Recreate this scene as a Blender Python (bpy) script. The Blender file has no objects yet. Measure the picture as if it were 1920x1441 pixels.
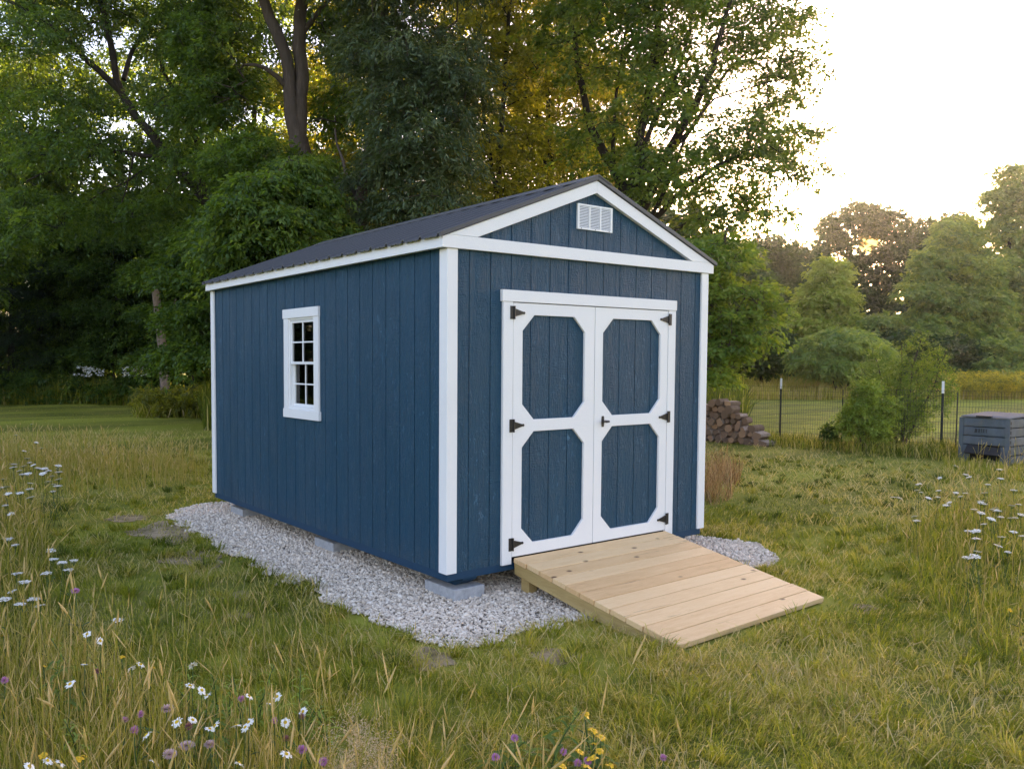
import bpy, bmesh, math, random
import numpy as np
from mathutils import Vector, Matrix

S = bpy.context.scene
COL = S.collection
random.seed(11)
rng = np.random.default_rng(11)

# ------------------------------------------------------------------ camera
CAM = np.array([-3.6089, -4.7891, 1.7008])
YAW, PITCH, ROLL = 0.6105, -0.0512, 0.0015
FPX, PX, PY = 1549.67, 784.26, 755.1          # focal length and principal point, in pixels of a 1920 x 1441 frame
_cy, _sy, _cp, _sp, _cr, _sr = (math.cos(YAW), math.sin(YAW), math.cos(PITCH), math.sin(PITCH), math.cos(ROLL), math.sin(ROLL))
FWD = np.array([_sy * _cp, _cy * _cp, _sp])
_r = np.array([_cy, -_sy, 0.0])
_u = np.cross(_r, FWD)
RIGHT, UP = _r * _cr + _u * _sr, -_r * _sr + _u * _cr
FLATF, FLATR = np.array([_sy, _cy, 0.0]), np.array([_cy, -_sy, 0.0])
cam_data = bpy.data.cameras.new("camera")
cam = bpy.data.objects.new("camera", cam_data)
COL.objects.link(cam)
S.camera = cam
cam_data.sensor_width = 36.0
cam_data.lens = 36.0 * FPX / 1920.0
cam_data.shift_x = (960.0 - PX) / 1920.0
cam_data.shift_y = (PY - 720.5) / 1920.0
cam_data.clip_start, cam_data.clip_end = 0.05, 3000.0
m = Matrix.Identity(4)
for i in range(3):
    m[i][0], m[i][1], m[i][2], m[i][3] = RIGHT[i], UP[i], -FWD[i], CAM[i]
cam.matrix_world = m

# ------------------------------------------------------------------ world and sun
SUN_EL, SUN_AZ = math.radians(7.1), math.radians(63.3)      # azimuth from +Y towards +X
SUN_DIR = Vector((math.sin(SUN_AZ) * math.cos(SUN_EL), math.cos(SUN_AZ) * math.cos(SUN_EL), math.sin(SUN_EL)))
W = bpy.data.worlds.new("World")
S.world = W
W.use_nodes = True
wn, wl = W.node_tree.nodes, W.node_tree.links
wn.clear()
sky = wn.new("ShaderNodeTexSky")
sky.sky_type = 'NISHITA'
sky.sun_disc = False
sky.sun_elevation = SUN_EL
sky.sun_rotation = SUN_AZ
sky.altitude = 200.0
sky.air_density = 1.0
sky.dust_density = 1.5
sky.ozone_density = 1.0
bg = wn.new("ShaderNodeBackground")
bg.inputs[1].default_value = 0.15
wo = wn.new("ShaderNodeOutputWorld")
tint = wn.new("ShaderNodeMix"); tint.data_type = 'RGBA'; tint.blend_type = 'MULTIPLY'     # evening sky a little rosier than the model's
tint.inputs[0].default_value = 1.0; tint.inputs[7].default_value = (1.20, 1.0, 1.10, 1)
wl.new(sky.outputs[0], tint.inputs[6]); wl.new(tint.outputs[2], bg.inputs[0])
wl.new(bg.outputs[0], wo.inputs[0])
sd = bpy.data.lights.new("sun_lamp", 'SUN')
sd.energy = 5.0
sd.angle = math.radians(0.5)
sd.color = (1.0, 0.74, 0.42)
so = bpy.data.objects.new("sun_lamp", sd)
COL.objects.link(so)
so.rotation_euler = SUN_DIR.to_track_quat('Z', 'Y').to_euler()
so.location = (20, 10, 30)

S.view_settings.view_transform = 'Standard'
S.view_settings.look = 'None'
S.view_settings.exposure = 2.45
S.view_settings.gamma = 1.0
S.render.engine = 'CYCLES'
S.cycles.max_bounces = 8
S.cycles.diffuse_bounces = 4
S.cycles.glossy_bounces = 3
S.cycles.transmission_bounces = 6
S.cycles.transparent_max_bounces = 8
S.cycles.use_denoising = True
S.cycles.sample_clamp_indirect = 6.0

# ------------------------------------------------------------------ placing helpers
GZ = -0.10                                                   # height of the ground


def ray(u, v):
    return FWD + RIGHT * (u - PX) / FPX - UP * (v - PY) / FPX


def at(u, v, depth):
    return CAM + ray(u, v) * depth


def on_z(u, v, z=GZ):
    r = ray(u, v)
    return CAM + r * ((z - CAM[2]) / r[2])


def foot(u, depth, z=GZ):
    a, b = at(u, 600, depth), at(u, 800, depth)
    v = 600 + 200 * (a[2] - z) / (a[2] - b[2])
    return at(u, v, depth)


def depth_of(p):
    return (np.asarray(p) - CAM) @ FWD


# ------------------------------------------------------------------ object helpers
def tag(o, label=None, cat=None, group=None, kind=None):
    if label: o["label"] = label
    if cat: o["category"] = cat
    if group: o["group"] = group
    if kind: o["kind"] = kind
    return o


def empty(name, loc, rz=0.0):
    o = bpy.data.objects.new(name, None)
    o.empty_display_size = 0.1
    COL.objects.link(o)
    o.location = [float(x) for x in loc]
    o.rotation_euler = (0, 0, rz)
    return o


def copy_tree(o, parent=None):
    c = o.copy()
    COL.objects.link(c)
    c.parent = parent
    for ch in o.children:
        copy_tree(ch, c)
    return c


def bevel(o, w=0.003, seg=2):
    b = o.modifiers.new("bevel", 'BEVEL')
    b.width, b.segments, b.limit_method = w, seg, 'ANGLE'
    b.angle_limit = math.radians(40)
    return o


class MB:
    """collects boxes, prisms and tubes; build() links them as ONE mesh object"""
    def __init__(self):
        self.v, self.f, self.m, self.t = [], [], [], []
        self.mi, self.tint = 0, 0.5

    def add(self, vs, fs):
        n = len(self.v)
        self.v += [tuple(map(float, p)) for p in vs]
        self.t += [self.tint] * len(vs)
        for f in fs:
            self.f.append([n + i for i in f])
            self.m.append(self.mi)

    def box(self, x0, x1, y0, y1, z0, z1):
        self.add([(x0, y0, z0), (x1, y0, z0), (x1, y1, z0), (x0, y1, z0), (x0, y0, z1), (x1, y0, z1), (x1, y1, z1), (x0, y1, z1)],
                 [(0, 3, 2, 1), (4, 5, 6, 7), (0, 1, 5, 4), (1, 2, 6, 5), (2, 3, 7, 6), (3, 0, 4, 7)])

    def prism(self, poly, fn, d0, d1):
        """poly: ccw 2-D points; fn(s, t, d) maps them into space; extruded from d0 to d1"""
        n = len(poly)
        self.add([fn(s, t, d0) for s, t in poly] + [fn(s, t, d1) for s, t in poly],
                 [tuple(range(n)), tuple(range(2 * n - 1, n - 1, -1))] + [(i, i + n, (i + 1) % n + n, (i + 1) % n) for i in range(n)])

    def tube(self, pts, rad, n=8, cap=True):
        pts = [np.asarray(p, float) for p in pts]
        if not hasattr(rad, '__len__'): rad = [rad] * len(pts)
        a = None
        vs = []
        for i, p in enumerate(pts):
            d = pts[min(i + 1, len(pts) - 1)] - pts[max(i - 1, 0)]
            d = d / (np.linalg.norm(d) + 1e-9)
            if a is None:
                a = np.cross(d, [0, 0, 1] if abs(d[2]) < .9 else [1, 0, 0])
            a = a - d * (a @ d)
            a /= np.linalg.norm(a) + 1e-9
            b = np.cross(d, a)
            vs += [p + (a * math.cos(2 * math.pi * k / n) + b * math.sin(2 * math.pi * k / n)) * rad[i] for k in range(n)]
        fs = [(i * n + k, i * n + (k + 1) % n, (i + 1) * n + (k + 1) % n, (i + 1) * n + k) for i in range(len(pts) - 1) for k in range(n)]
        if cap:
            fs += [tuple(range(n - 1, -1, -1)), tuple(range((len(pts) - 1) * n, len(pts) * n))]
        self.add(vs, fs)

    def build(self, name, mats, parent=None, origin=(0, 0, 0), smooth=False, fix=True):
        me = bpy.data.meshes.new(name)
        og = np.asarray(origin, float)
        me.from_pydata([tuple(np.asarray(p) - og) for p in self.v], [], self.f)
        for mt in (mats if isinstance(mats, (list, tuple)) else [mats]): me.materials.append(mt)
        me.polygons.foreach_set("material_index", self.m)
        at_ = me.attributes.new("tint", 'FLOAT', 'POINT')
        at_.data.foreach_set("value", self.t)
        if fix:
            bm = bmesh.new(); bm.from_mesh(me)
            bmesh.ops.recalc_face_normals(bm, faces=bm.faces)
            bm.to_mesh(me); bm.free()
        if smooth: me.polygons.foreach_set("use_smooth", [True] * len(me.polygons))
        me.update()
        o = bpy.data.objects.new(name, me)
        COL.objects.link(o)
        if parent is not None: o.parent = parent
        else: o.location = origin
        return o


def mesh_np(name, V, F, mats, tint=None, parent=None, origin=(0, 0, 0), smooth=False, mi=None, nrm=None):
    """V (n,3), F (m,k) arrays into one mesh object"""
    me = bpy.data.meshes.new(name)
    V = np.asarray(V, np.float32) - np.asarray(origin, np.float32)
    F = np.asarray(F, np.int32)
    me.vertices.add(len(V)); me.vertices.foreach_set("co", V.ravel())
    me.loops.add(F.size); me.loops.foreach_set("vertex_index", F.ravel())
    me.polygons.add(len(F))
    k = F.shape[1]
    me.polygons.foreach_set("loop_start", np.arange(0, F.size, k, dtype=np.int32))
    me.polygons.foreach_set("loop_total", np.full(len(F), k, np.int32))
    for mt in (mats if isinstance(mats, (list, tuple)) else [mats]): me.materials.append(mt)
    if mi is not None: me.polygons.foreach_set("material_index", np.asarray(mi, np.int32))
    if smooth: me.polygons.foreach_set("use_smooth", np.ones(len(F), bool))
    me.update(calc_edges=True)
    if tint is not None:
        a = me.attributes.new("tint", 'FLOAT', 'POINT')
        a.data.foreach_set("value", np.asarray(tint, np.float32))
    o = bpy.data.objects.new(name, me)
    COL.objects.link(o)
    if parent is not None: o.parent = parent
    else: o.location = [float(x) for x in origin]
    return o


def hash2(ix, iy, seed=0):
    h = (ix.astype(np.int64) * 374761393 + iy.astype(np.int64) * 668265263 + seed * 69069) & 0x7fffffff
    h = ((h ^ (h >> 13)) * 1274126177) & 0x7fffffff
    return ((h ^ (h >> 16)) & 0xffff) / 65535.0


def vnoise(x, y, sc=1.0, seed=0):
    x = np.asarray(x) / sc; y = np.asarray(y) / sc
    ix, iy = np.floor(x), np.floor(y)
    fx, fy = x - ix, y - iy
    fx, fy = fx * fx * (3 - 2 * fx), fy * fy * (3 - 2 * fy)
    a, b, c, d = hash2(ix, iy, seed), hash2(ix + 1, iy, seed), hash2(ix, iy + 1, seed), hash2(ix + 1, iy + 1, seed)
    return (a * (1 - fx) + b * fx) * (1 - fy) + (c * (1 - fx) + d * fx) * fy


def inside(x, y, poly):
    r = np.zeros(len(x), bool)
    n = len(poly)
    for i in range(n):
        x0, y0 = poly[i][:2]; x1, y1 = poly[(i + 1) % n][:2]
        c = ((y0 > y) != (y1 > y)) & (x < (x1 - x0) * (y - y0) / (y1 - y0 + 1e-12) + x0)
        r ^= c
    return r


# ------------------------------------------------------------------ materials
class NT:
    def __init__(self, name):
        self.mat = bpy.data.materials.new(name)
        self.mat.use_nodes = True
        self.n, self.l = self.mat.node_tree.nodes, self.mat.node_tree.links
        self.b = self.n["Principled BSDF"]
        self.out = self.n["Material Output"]

    def node(self, t, **kw):
        o = self.n.new(t)
        for k, v in kw.items(): setattr(o, k, v)
        return o

    def link(self, a, b): self.l.new(a, b)

    def coord(self, scale=(1, 1, 1), kind='Object'):
        c = self.node("ShaderNodeTexCoord")
        mp = self.node("ShaderNodeMapping")
        mp.inputs['Scale'].default_value = scale
        self.link(c.outputs[kind], mp.inputs[0])
        return mp.outputs[0]

    def noise(self, vec, scale, detail=4, rough=.55, dist=0.0):
        t = self.node("ShaderNodeTexNoise")
        t.inputs['Scale'].default_value, t.inputs['Detail'].default_value = scale, detail
        t.inputs['Roughness'].default_value, t.inputs['Distortion'].default_value = rough, dist
        if vec is not None: self.link(vec, t.inputs['Vector'])
        return t.outputs['Fac']

    def voro(self, vec, scale, feature='F1', out='Distance'):
        t = self.node("ShaderNodeTexVoronoi", feature=feature)
        t.inputs['Scale'].default_value = scale
        if vec is not None: self.link(vec, t.inputs['Vector'])
        return t.outputs[out]

    def attr(self, name='tint'):
        a = self.node("ShaderNodeAttribute"); a.attribute_name = name
        return a.outputs['Fac']

    def ramp(self, fac, stops):
        r = self.node("ShaderNodeValToRGB")
        e = r.color_ramp.elements
        while len(e) > 1: e.remove(e[-1])
        for i, (p, c) in enumerate(stops):
            if not hasattr(c, '__len__'): c = (c, c, c)
            el = e[0] if i == 0 else e.new(p)
            el.position = p
            el.color = (*c[:3], 1)
        self.link(fac, r.inputs[0])
        return r.outputs[0]

    def math(self, op, a, b=None, clamp=False):
        o = self.node("ShaderNodeMath", operation=op, use_clamp=clamp)
        for i, x in enumerate((a, b)):
            if x is None: continue
            if isinstance(x, (int, float)): o.inputs[i].default_value = x
            else: self.link(x, o.inputs[i])
        return o.outputs[0]

    def mix(self, fac, a, b, mode='MIX'):
        o = self.node("ShaderNodeMix", data_type='RGBA', blend_type=mode)
        for s, x in ((o.inputs[0], fac), (o.inputs[6], a), (o.inputs[7], b)):
            if isinstance(x, (int, float)): s.default_value = x
            elif isinstance(x, tuple): s.default_value = (*x[:3], 1)
            else: self.link(x, s)
        return o.outputs[2]

    def bump(self, h, dist=.01, strength=1.0, prev=None):
        o = self.node("ShaderNodeBump")
        o.inputs['Strength'].default_value, o.inputs['Distance'].default_value = strength, dist
        self.link(h, o.inputs['Height'])
        if prev is not None: self.link(prev, o.inputs['Normal'])
        return o.outputs[0]

    def set(self, col=None, rough=.6, spec=.5, metal=0.0, normal=None):
        if col is not None:
            if isinstance(col, tuple): self.b.inputs['Base Color'].default_value = (*col[:3], 1)
            else: self.link(col, self.b.inputs['Base Color'])
        if isinstance(rough, (int, float)): self.b.inputs['Roughness'].default_value = rough
        else: self.link(rough, self.b.inputs['Roughness'])
        self.b.inputs['Specular IOR Level'].default_value = spec
        self.b.inputs['Metallic'].default_value = metal
        if normal is not None: self.link(normal, self.b.inputs['Normal'])
        return self.mat

    def translucent(self, col, fac):
        t = self.node("ShaderNodeBsdfTranslucent")
        if isinstance(col, tuple): t.inputs[0].default_value = (*col, 1)
        else: self.link(col, t.inputs[0])
        mx = self.node("ShaderNodeMixShader")
        mx.inputs[0].default_value = fac
        self.link(self.b.outputs[0], mx.inputs[1]); self.link(t.outputs[0], mx.inputs[2])
        self.link(mx.outputs[0], self.out.inputs[0])
        return self.mat


def plain(name, col, rough=.6, spec=.5, metal=0.0, vary=.15, scale=8.0, bump=0.0):
    t = NT(name)
    n = t.noise(t.coord(), scale, 5)
    c = t.mix(n, tuple(x * (1 - vary) for x in col), tuple(min(1, x * (1 + vary)) for x in col))
    nm = t.bump(t.noise(t.coord(), scale * 6, 4), .004, bump) if bump else None
    return t.set(c, rough, spec, metal, nm)


def leaf_mat(name, stops, tr=.42, gain=2.2, warm=(1.25, 1.05, .35), rough=.5, spec=.35, k=1.0):
    t = NT(name)
    stops = [(p, tuple(x * k for x in c)) for p, c in stops]
    c = t.ramp(t.attr(), stops)
    t.set(c, rough, spec)
    tc = t.mix(1.0, c, tuple(gain * w for w in warm), 'MULTIPLY')
    return t.translucent(tc, tr)


def siding_mat(name, col):
    t = NT(name)
    v = t.coord((1, 1, .08))
    grain = t.noise(v, 60, 6, .65, .8)                            # cedar grain, running up the boards
    saw = t.noise(t.coord((1, 1, 7.0)), 16, 3, .6)                # short cross-wise saw marks
    patch = t.noise(t.coord((3, 3, .55)), 2.6, 3)
    figure = t.noise(t.coord((1, 1, .20)), 13, 4, .5, 2.6)        # cathedral figure
    fig = t.ramp(figure, [(.44, 0.0), (.49, .9), (.52, .9), (.57, 0.0)])
    sawm = t.math('MULTIPLY', saw, t.ramp(patch, [(.40, 0.0), (.60, 1.0)]))
    h = t.math('ADD', t.math('MULTIPLY', grain, .55), t.math('MULTIPLY', sawm, 1.0))
    h = t.math('ADD', h, t.math('MULTIPLY', fig, .30))
    big = t.noise(t.coord((2, 2, .25)), 1.2, 3)
    c = t.mix(big, tuple(x * .88 for x in col), tuple(x * 1.14 for x in col))
    c = t.mix(t.math('MULTIPLY', t.attr(), .30), c, tuple(x * 1.18 for x in col))
    # gloss highlights on the embossing, painted in as paler flecks
    gloss_flecks = t.math('MULTIPLY', t.ramp(t.noise(t.coord((1, 1, .40)), 26, 6, .75, 1.5), [(.58, 0.0), (.66, 1.0)]), t.ramp(t.noise(t.coord((2.5, 2.5, .5)), 2.2, 3), [(.38, 0.1), (.60, .9)]))
    c = t.mix(gloss_flecks, c, tuple(min(1, x * 2.2 + .04) for x in col))
    dirt = t.node("ShaderNodeSeparateXYZ"); tc = t.node("ShaderNodeTexCoord"); t.link(tc.outputs['Object'], dirt.inputs[0])
    dm = t.math('MULTIPLY', t.ramp(dirt.outputs[2], [(.14, 1.0), (.34, 0.0)]), t.ramp(t.noise(t.coord(), 14, 5, .7), [(.45, 0.0), (.75, .35)]))
    c = t.mix(dm, c, (.12, .11, .09))                             # splash marks near the ground
    r = t.ramp(patch, [(.3, .52), (.7, .38)])
    return t.set(c, r, .26, 0, t.bump(h, .0085, 1.0))


def trim_mat():
    t = NT("white_paint")
    h = t.noise(t.coord((1, 1, 1)), 60, 5, .6)
    g = t.noise(t.coord((.35, .35, 1.6)), 55, 4)
    c = t.mix(t.noise(t.coord(), 2.5, 4), (.74, .74, .75), (.81, .81, .82))
    return t.set(c, .42, .45, 0, t.bump(t.math('ADD', h, g), .0012, .6))


def wood_mat(name, stops, along=(.12, 1, 1), knots=True):
    t = NT(name)
    g = t.noise(t.coord(along), 38, 6, .6, 1.2)
    f = t.noise(t.coord(tuple(a * 1.0 for a in along)), 7, 3, .5, 1.5)
    fac = t.math('ADD', t.math('MULTIPLY', g, .44), t.math('MULTIPLY', f, .32))
    fac = t.math('ADD', fac, t.math('MULTIPLY', t.attr(), .36))
    c = t.ramp(fac, stops)
    if knots:
        d = t.voro(t.coord(tuple(.55 if a < .9 else 1.0 for a in along)), 6.5)
        k = t.ramp(d, [(.0, 1.0), (.06, .9), (.13, 0.0)])
        keep = t.ramp(t.noise(t.coord(), 3.7, 1), [(.44, 0.0), (.50, 1.0)])
        crack = t.ramp(t.noise(t.coord(tuple(.06 if a < .9 else 1.0 for a in along)), 30, 5, .6, .5), [(.655, 0.0), (.69, .55)])
        c = t.mix(crack, c, (.20, .11, .05))
        c = t.mix(t.math('MULTIPLY', k, keep), c, (.13, .065, .03))
    return t.set(c, .62, .3, 0, t.bump(g, .0015, .6))


def bark_mat(name, a, b, sc=9.0):
    t = NT(name)
    n = t.noise(t.coord((1, 1, .18)), sc, 7, .65, .8)
    n2 = t.noise(t.coord(), sc * .3, 3)
    c = t.mix(n2, t.ramp(n, [(.3, tuple(x * .45 for x in a)), (.55, a), (.75, b)]), tuple(x * .7 for x in b))
    return t.set(c, .9, .15, 0, t.bump(n, .05, 1.0))


M = {}
M['siding'] = siding_mat("blue_siding_paint", (.0125, .0535, .0960))
M['skirt'] = plain("blue_skirt_paint", (.012, .046, .095), .5, .3, bump=.2, scale=14)
M['white'] = trim_mat()
M['roof'] = plain("charcoal_roof_metal", (.053, .053, .056), .45, .5, 0.0, .10, 3)
M['iron'] = plain("black_iron", (.012, .011, .011), .45, .5)
M['vinyl'] = plain("white_vinyl", (.78, .79, .80), .3, .5, vary=.03)
M['dark'] = plain("dark_gap", (.008, .008, .009), .8, .2)
M['inside'] = wood_mat("raw_pine_lining", [(.15, (.42, .28, .15)), (.6, (.56, .41, .24)), (.9, (.64, .48, .30))], (1, 1, .12), False)
M['deck'] = wood_mat("new_cedar_decking", [(.14, (.44, .245, .105)), (.38, (.66, .42, .20)), (.62, (.77, .535, .285)), (.95, (.82, .61, .36))])
M['treated'] = wood_mat("treated_lumber", [(.15, (.28, .18, .065)), (.5, (.45, .32, .13)), (.9, (.56, .42, .20))], (1, .12, 1))
t = NT("concrete_block")
_n = t.noise(t.coord(), 30, 6)
M['concrete'] = t.set(t.ramp(_n, [(.3, (.34, .34, .35)), (.7, (.47, .47, .48))]), .9, .2, 0, t.bump(t.noise(t.coord(), 160, 4), .003, .8))
# clear glass: sharp reflection over see-through
t = NT("window_glass")
fr = t.node("ShaderNodeFresnel"); fr.inputs[0].default_value = 1.5
tr = t.node("ShaderNodeBsdfTransparent"); tr.inputs[0].default_value = (.78, .80, .78, 1)
gl = t.node("ShaderNodeBsdfGlossy"); gl.inputs['Roughness'].default_value = .02
mx = t.node("ShaderNodeMixShader")
t.link(t.math('MULTIPLY', fr.outputs[0], 1.1, True), mx.inputs[0]); t.link(tr.outputs[0], mx.inputs[1]); t.link(gl.outputs[0], mx.inputs[2])
t.link(mx.outputs[0], t.out.inputs[0])
M['glass'] = t.mat
M['bark'] = bark_mat("grey_brown_bark", (.075, .055, .042), (.15, .12, .095))
M['bark_pale'] = bark_mat("pale_bark", (.22, .155, .115), (.36, .28, .22))
M['bark_dark'] = bark_mat("dark_bark", (.035, .027, .02), (.075, .06, .048))
M['leaf_mid'] = leaf_mat("broad_green_leaves", [(0, (.022, .042, .010)), (.5, (.045, .083, .018)), (1, (.085, .125, .028))], .45, 3.0, (1.35, 1.08, .25), k=1.4)
M['leaf_blue'] = leaf_mat("grey_green_leaves", [(0, (.026, .042, .020)), (.5, (.050, .076, .034)), (1, (.10, .125, .062))], .35, 1.9, k=1.35)
M['leaf_bright'] = leaf_mat("fresh_green_leaves", [(0, (.035, .065, .012)), (.5, (.075, .125, .022)), (1, (.13, .17, .035))], .45, 2.4, k=1.45)
M['leaf_dark'] = leaf_mat("dark_green_needles", [(0, (.014, .028, .010)), (.5, (.028, .050, .016)), (1, (.050, .075, .024))], .2, 1.6, k=1.3)
M['leaf_olive'] = leaf_mat("olive_leaves", [(0, (.040, .052, .014)), (.5, (.075, .092, .024)), (1, (.13, .14, .045))], .48, 4.2, (1.45, 1.12, .18), k=1.3)
M['leaf_pale'] = leaf_mat("pale_yellow_green_leaves", [(0, (.14, .20, .032)), (.5, (.25, .34, .055)), (1, (.35, .42, .09))], .40, 1.8)
M['leaf_far'] = leaf_mat("far_tree_leaves", [(0, (.045, .070, .026)), (.5, (.080, .118, .036)), (1, (.13, .160, .038))], .40, 2.0, k=2.3)
M['leaf_fardark'] = leaf_mat("far_dark_leaves", [(0, (.018, .036, .010)), (.5, (.035, .062, .016)), (1, (.064, .10, .026))], .38, 2.2, k=1.5)
GR = [(0, (.052, .078, .009)), (.28, (.135, .170, .016)), (.52, (.315, .315, .032)), (.70, (.42, .365, .078)), (.85, (.48, .385, .155)), (1, (.60, .49, .27))]
M['grass'] = leaf_mat("grass_blades", GR, .40, 1.6, (1.1, 1.05, .6), .55, .25)
t = NT("dry_soil")
_n = t.noise(t.coord(), 7, 6, .7)
M['soil'] = t.set(t.ramp(_n, [(.34, (.20, .165, .07)), (.46, (.36, .27, .15)), (.62, (.56, .41, .26)), (.75, (.62, .48, .32))]), .95, .1, 0, t.bump(t.noise(t.coord(), 60, 6, .75), .02, 1.0))

# ------------------------------------------------------------------ ground
def px_poly(pts, z=GZ): return [on_z(u, v, z)[:2] for u, v in pts]

GRAVEL = px_poly([(316, 968), (345, 952), (400, 944), (470, 940)]) + [(.6, 4.9), (2.4, 4.75), (3.25, 3.2), (3.3, .6)] + \
    px_poly([(1380, 1012), (1425, 1022), (1460, 1045), (1448, 1064), (1400, 1072), (1330, 1060)]) + [(2.0, -.75), (1.2, -1.0)] + \
    px_poly([(1105, 1162), (1060, 1175), (1010, 1182), (960, 1192), (905, 1206), (860, 1213), (815, 1210), (760, 1190), (700, 1170), (655, 1152), (600, 1132), (590, 1100), (540, 1088), (500, 1080), (455, 1042), (400, 1030), (370, 1000), (330, 985)])
SHEDW, SHEDL = 2.987, 4.584
SHED_FOOT = [(.0, .0), (SHEDW, .0), (SHEDW, SHEDL), (.0, SHEDL)]
RAMP_FOOT = [(.60, .1), (.59, -1.67), (2.42, -1.62), (2.46, .1)]
SOIL = [px_poly(p) for p in (
    [(262, 985), (300, 975), (345, 1000), (330, 1020), (280, 1012)], [(335, 1030), (385, 1040), (395, 1065), (345, 1060)],
    [(425, 1112), (478, 1106), (482, 1122), (440, 1130)], [(425, 1150), (468, 1143), (466, 1158), (430, 1160)],
    [(768, 1232), (800, 1208), (832, 1222), (832, 1252), (800, 1258)], [(1020, 1215), (1055, 1212), (1068, 1243), (1035, 1248)],
    [(1590, 1140), (1640, 1135), (1662, 1145), (1610, 1152)], [(700, 1225), (745, 1214), (755, 1228), (710, 1236)], [(200, 968), (270, 966), (268, 975), (200, 976)])]

t = NT("meadow_ground")
co = t.coord((1, 1, 1), 'Object')
n1, n2, n3 = t.noise(co, .55, 5, .6), t.noise(co, 9, 5, .65), t.noise(co, 70, 3)
c = t.ramp(t.math('ADD', t.math('MULTIPLY', n1, .55), t.math('MULTIPLY', n2, .45)), [(.30, (.10, .115, .016)), (.48, (.19, .20, .028)), (.62, (.27, .24, .05)), (.78, (.33, .26, .11))])
# bright mown stripes: the far lawn's sunlit look is put into this colour
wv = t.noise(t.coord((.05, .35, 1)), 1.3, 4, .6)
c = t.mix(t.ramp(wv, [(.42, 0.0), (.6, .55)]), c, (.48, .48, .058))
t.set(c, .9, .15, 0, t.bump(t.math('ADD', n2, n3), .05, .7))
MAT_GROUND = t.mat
nx = 90
xs = np.concatenate([np.linspace(-400, -30, 12), np.linspace(-25, 70, 110), np.linspace(80, 500, 14)])
ys = np.concatenate([np.linspace(-400, -20, 10), np.linspace(-15, 80, 110), np.linspace(90, 500, 14)])
gx, gy = np.meshgrid(xs, ys)


def ground_z(x, y):
    """flat round the shed, gently uneven further out"""
    x = np.asarray(x, float); y = np.asarray(y, float)
    d = np.hypot(x - 1.5, y - 1.0)
    k = np.clip((d - 9) / 14, 0, 1)
    return GZ + k * (.16 * (vnoise(x + 50, y + 50, 7.0, 3) - .5) + .10 * (vnoise(x + 9, y + 50, 2.6, 5) - .5))


gv = np.stack([gx.ravel(), gy.ravel(), ground_z(gx.ravel(), gy.ravel())], 1)
k = len(xs)
idx = np.arange(len(gv)).reshape(len(ys), k)
gf = np.stack([idx[:-1, :-1].ravel(), idx[:-1, 1:].ravel(), idx[1:, 1:].ravel(), idx[1:, :-1].ravel()], 1)
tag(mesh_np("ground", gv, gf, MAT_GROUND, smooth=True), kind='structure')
for sp in SOIL:                                               # bare worn patches: one thin sheet each, ragged edge
    sp = np.array(sp); ce = sp.mean(0)
    pts = []
    rad_ = np.hypot(*(sp - ce).T)
    angs = np.arctan2(*(sp - ce).T[::-1])
    od = np.argsort(angs); sd_ = random.random() * 50
    for a_ in np.linspace(-math.pi, math.pi, 48, endpoint=False):
        r_ = np.interp(a_, np.concatenate([[angs[od[-1]] - 2 * math.pi], angs[od], [angs[od[0]] + 2 * math.pi]]), np.concatenate([[rad_[od[-1]]], rad_[od], [rad_[od[0]]]]))
        q_ = vnoise(np.array([math.cos(a_) * 1.6 + sd_]), np.array([math.sin(a_) * 1.6 + 7]), 1.0, 3)[0] * .5 + vnoise(np.array([math.cos(a_) * 5 + sd_]), np.array([math.sin(a_) * 5 + 7]), 1.0, 4)[0] * .3
        pts.append(ce + np.array([math.cos(a_), math.sin(a_)]) * r_ * (.45 + q_))
    mb = MB()
    mb.add([(*p, GZ + .006) for p in pts] + [(*ce, GZ + .012)], [(i, (i + 1) % len(pts), len(pts)) for i in range(len(pts))])
    tag(mb.build("bare_soil", M['soil']), kind='structure')

# gravel pad: a dark bed with thousands of stones on it
mb = MB()
gp = GRAVEL; gc = np.mean(gp, 0)
edge = []
for i in range(len(gp)):
    a, b = np.array(gp[i]), np.array(gp[(i + 1) % len(gp)])
    for q in range(4):
        edge.append(a * (1 - q / 4) + b * (q / 4) + (rng.random(2) - .5) * .05)
inner = [gc + (p - gc) * (1 - .13 / max(.3, np.hypot(*(p - gc)))) for p in edge]
mb.add([(*p, GZ + .005) for p in inner] + [(*gc, GZ + .010)], [(i, (i + 1) % len(edge), len(edge)) for i in range(len(edge))])
M['bed'] = plain("gravel_bed", (.26, .225, .19), .95, .1, bump=.8, scale=40)
tag(mb.build("gravel_bed", M['bed']), kind='structure')
bmi = bmesh.new(); bmesh.ops.create_icosphere(bmi, subdivisions=1, radius=1.0)
IV = np.array([v.co[:] for v in bmi.verts]); IF = np.array([[v.index for v in f.verts] for f in bmi.faces]); bmi.free()
ng = 150000
lo, hi = np.min(edge, 0), np.max(edge, 0)
gp_ = rng.uniform(lo, hi, (ng, 2))
core = (gp_[:, 0] > .45) & (gp_[:, 0] < 2.7) & (gp_[:, 1] > .5) & (gp_[:, 1] < 4.3)      # under the middle of the shed nothing shows
jit = gp_ + (vnoise(gp_[:, 0] + 9, gp_[:, 1] + 9, .16, 8)[:, None] - .5) * .16
gp_ = gp_[inside(jit[:, 0], jit[:, 1], edge) & ~core]
sp_ = rng.uniform(lo - .25, hi + .25, (1500, 2))             # strays in the grass margin
sp_ = sp_[~inside(sp_[:, 0], sp_[:, 1], edge)]
sp_ = sp_[[min(np.hypot(*(p - e)) for e in edge[::2]) < .2 * random.random() for p in sp_]]
gp_ = np.concatenate([gp_, sp_])
ng = len(gp_)
sz = rng.gamma(3.2, .0020, ng) + .0032
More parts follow.
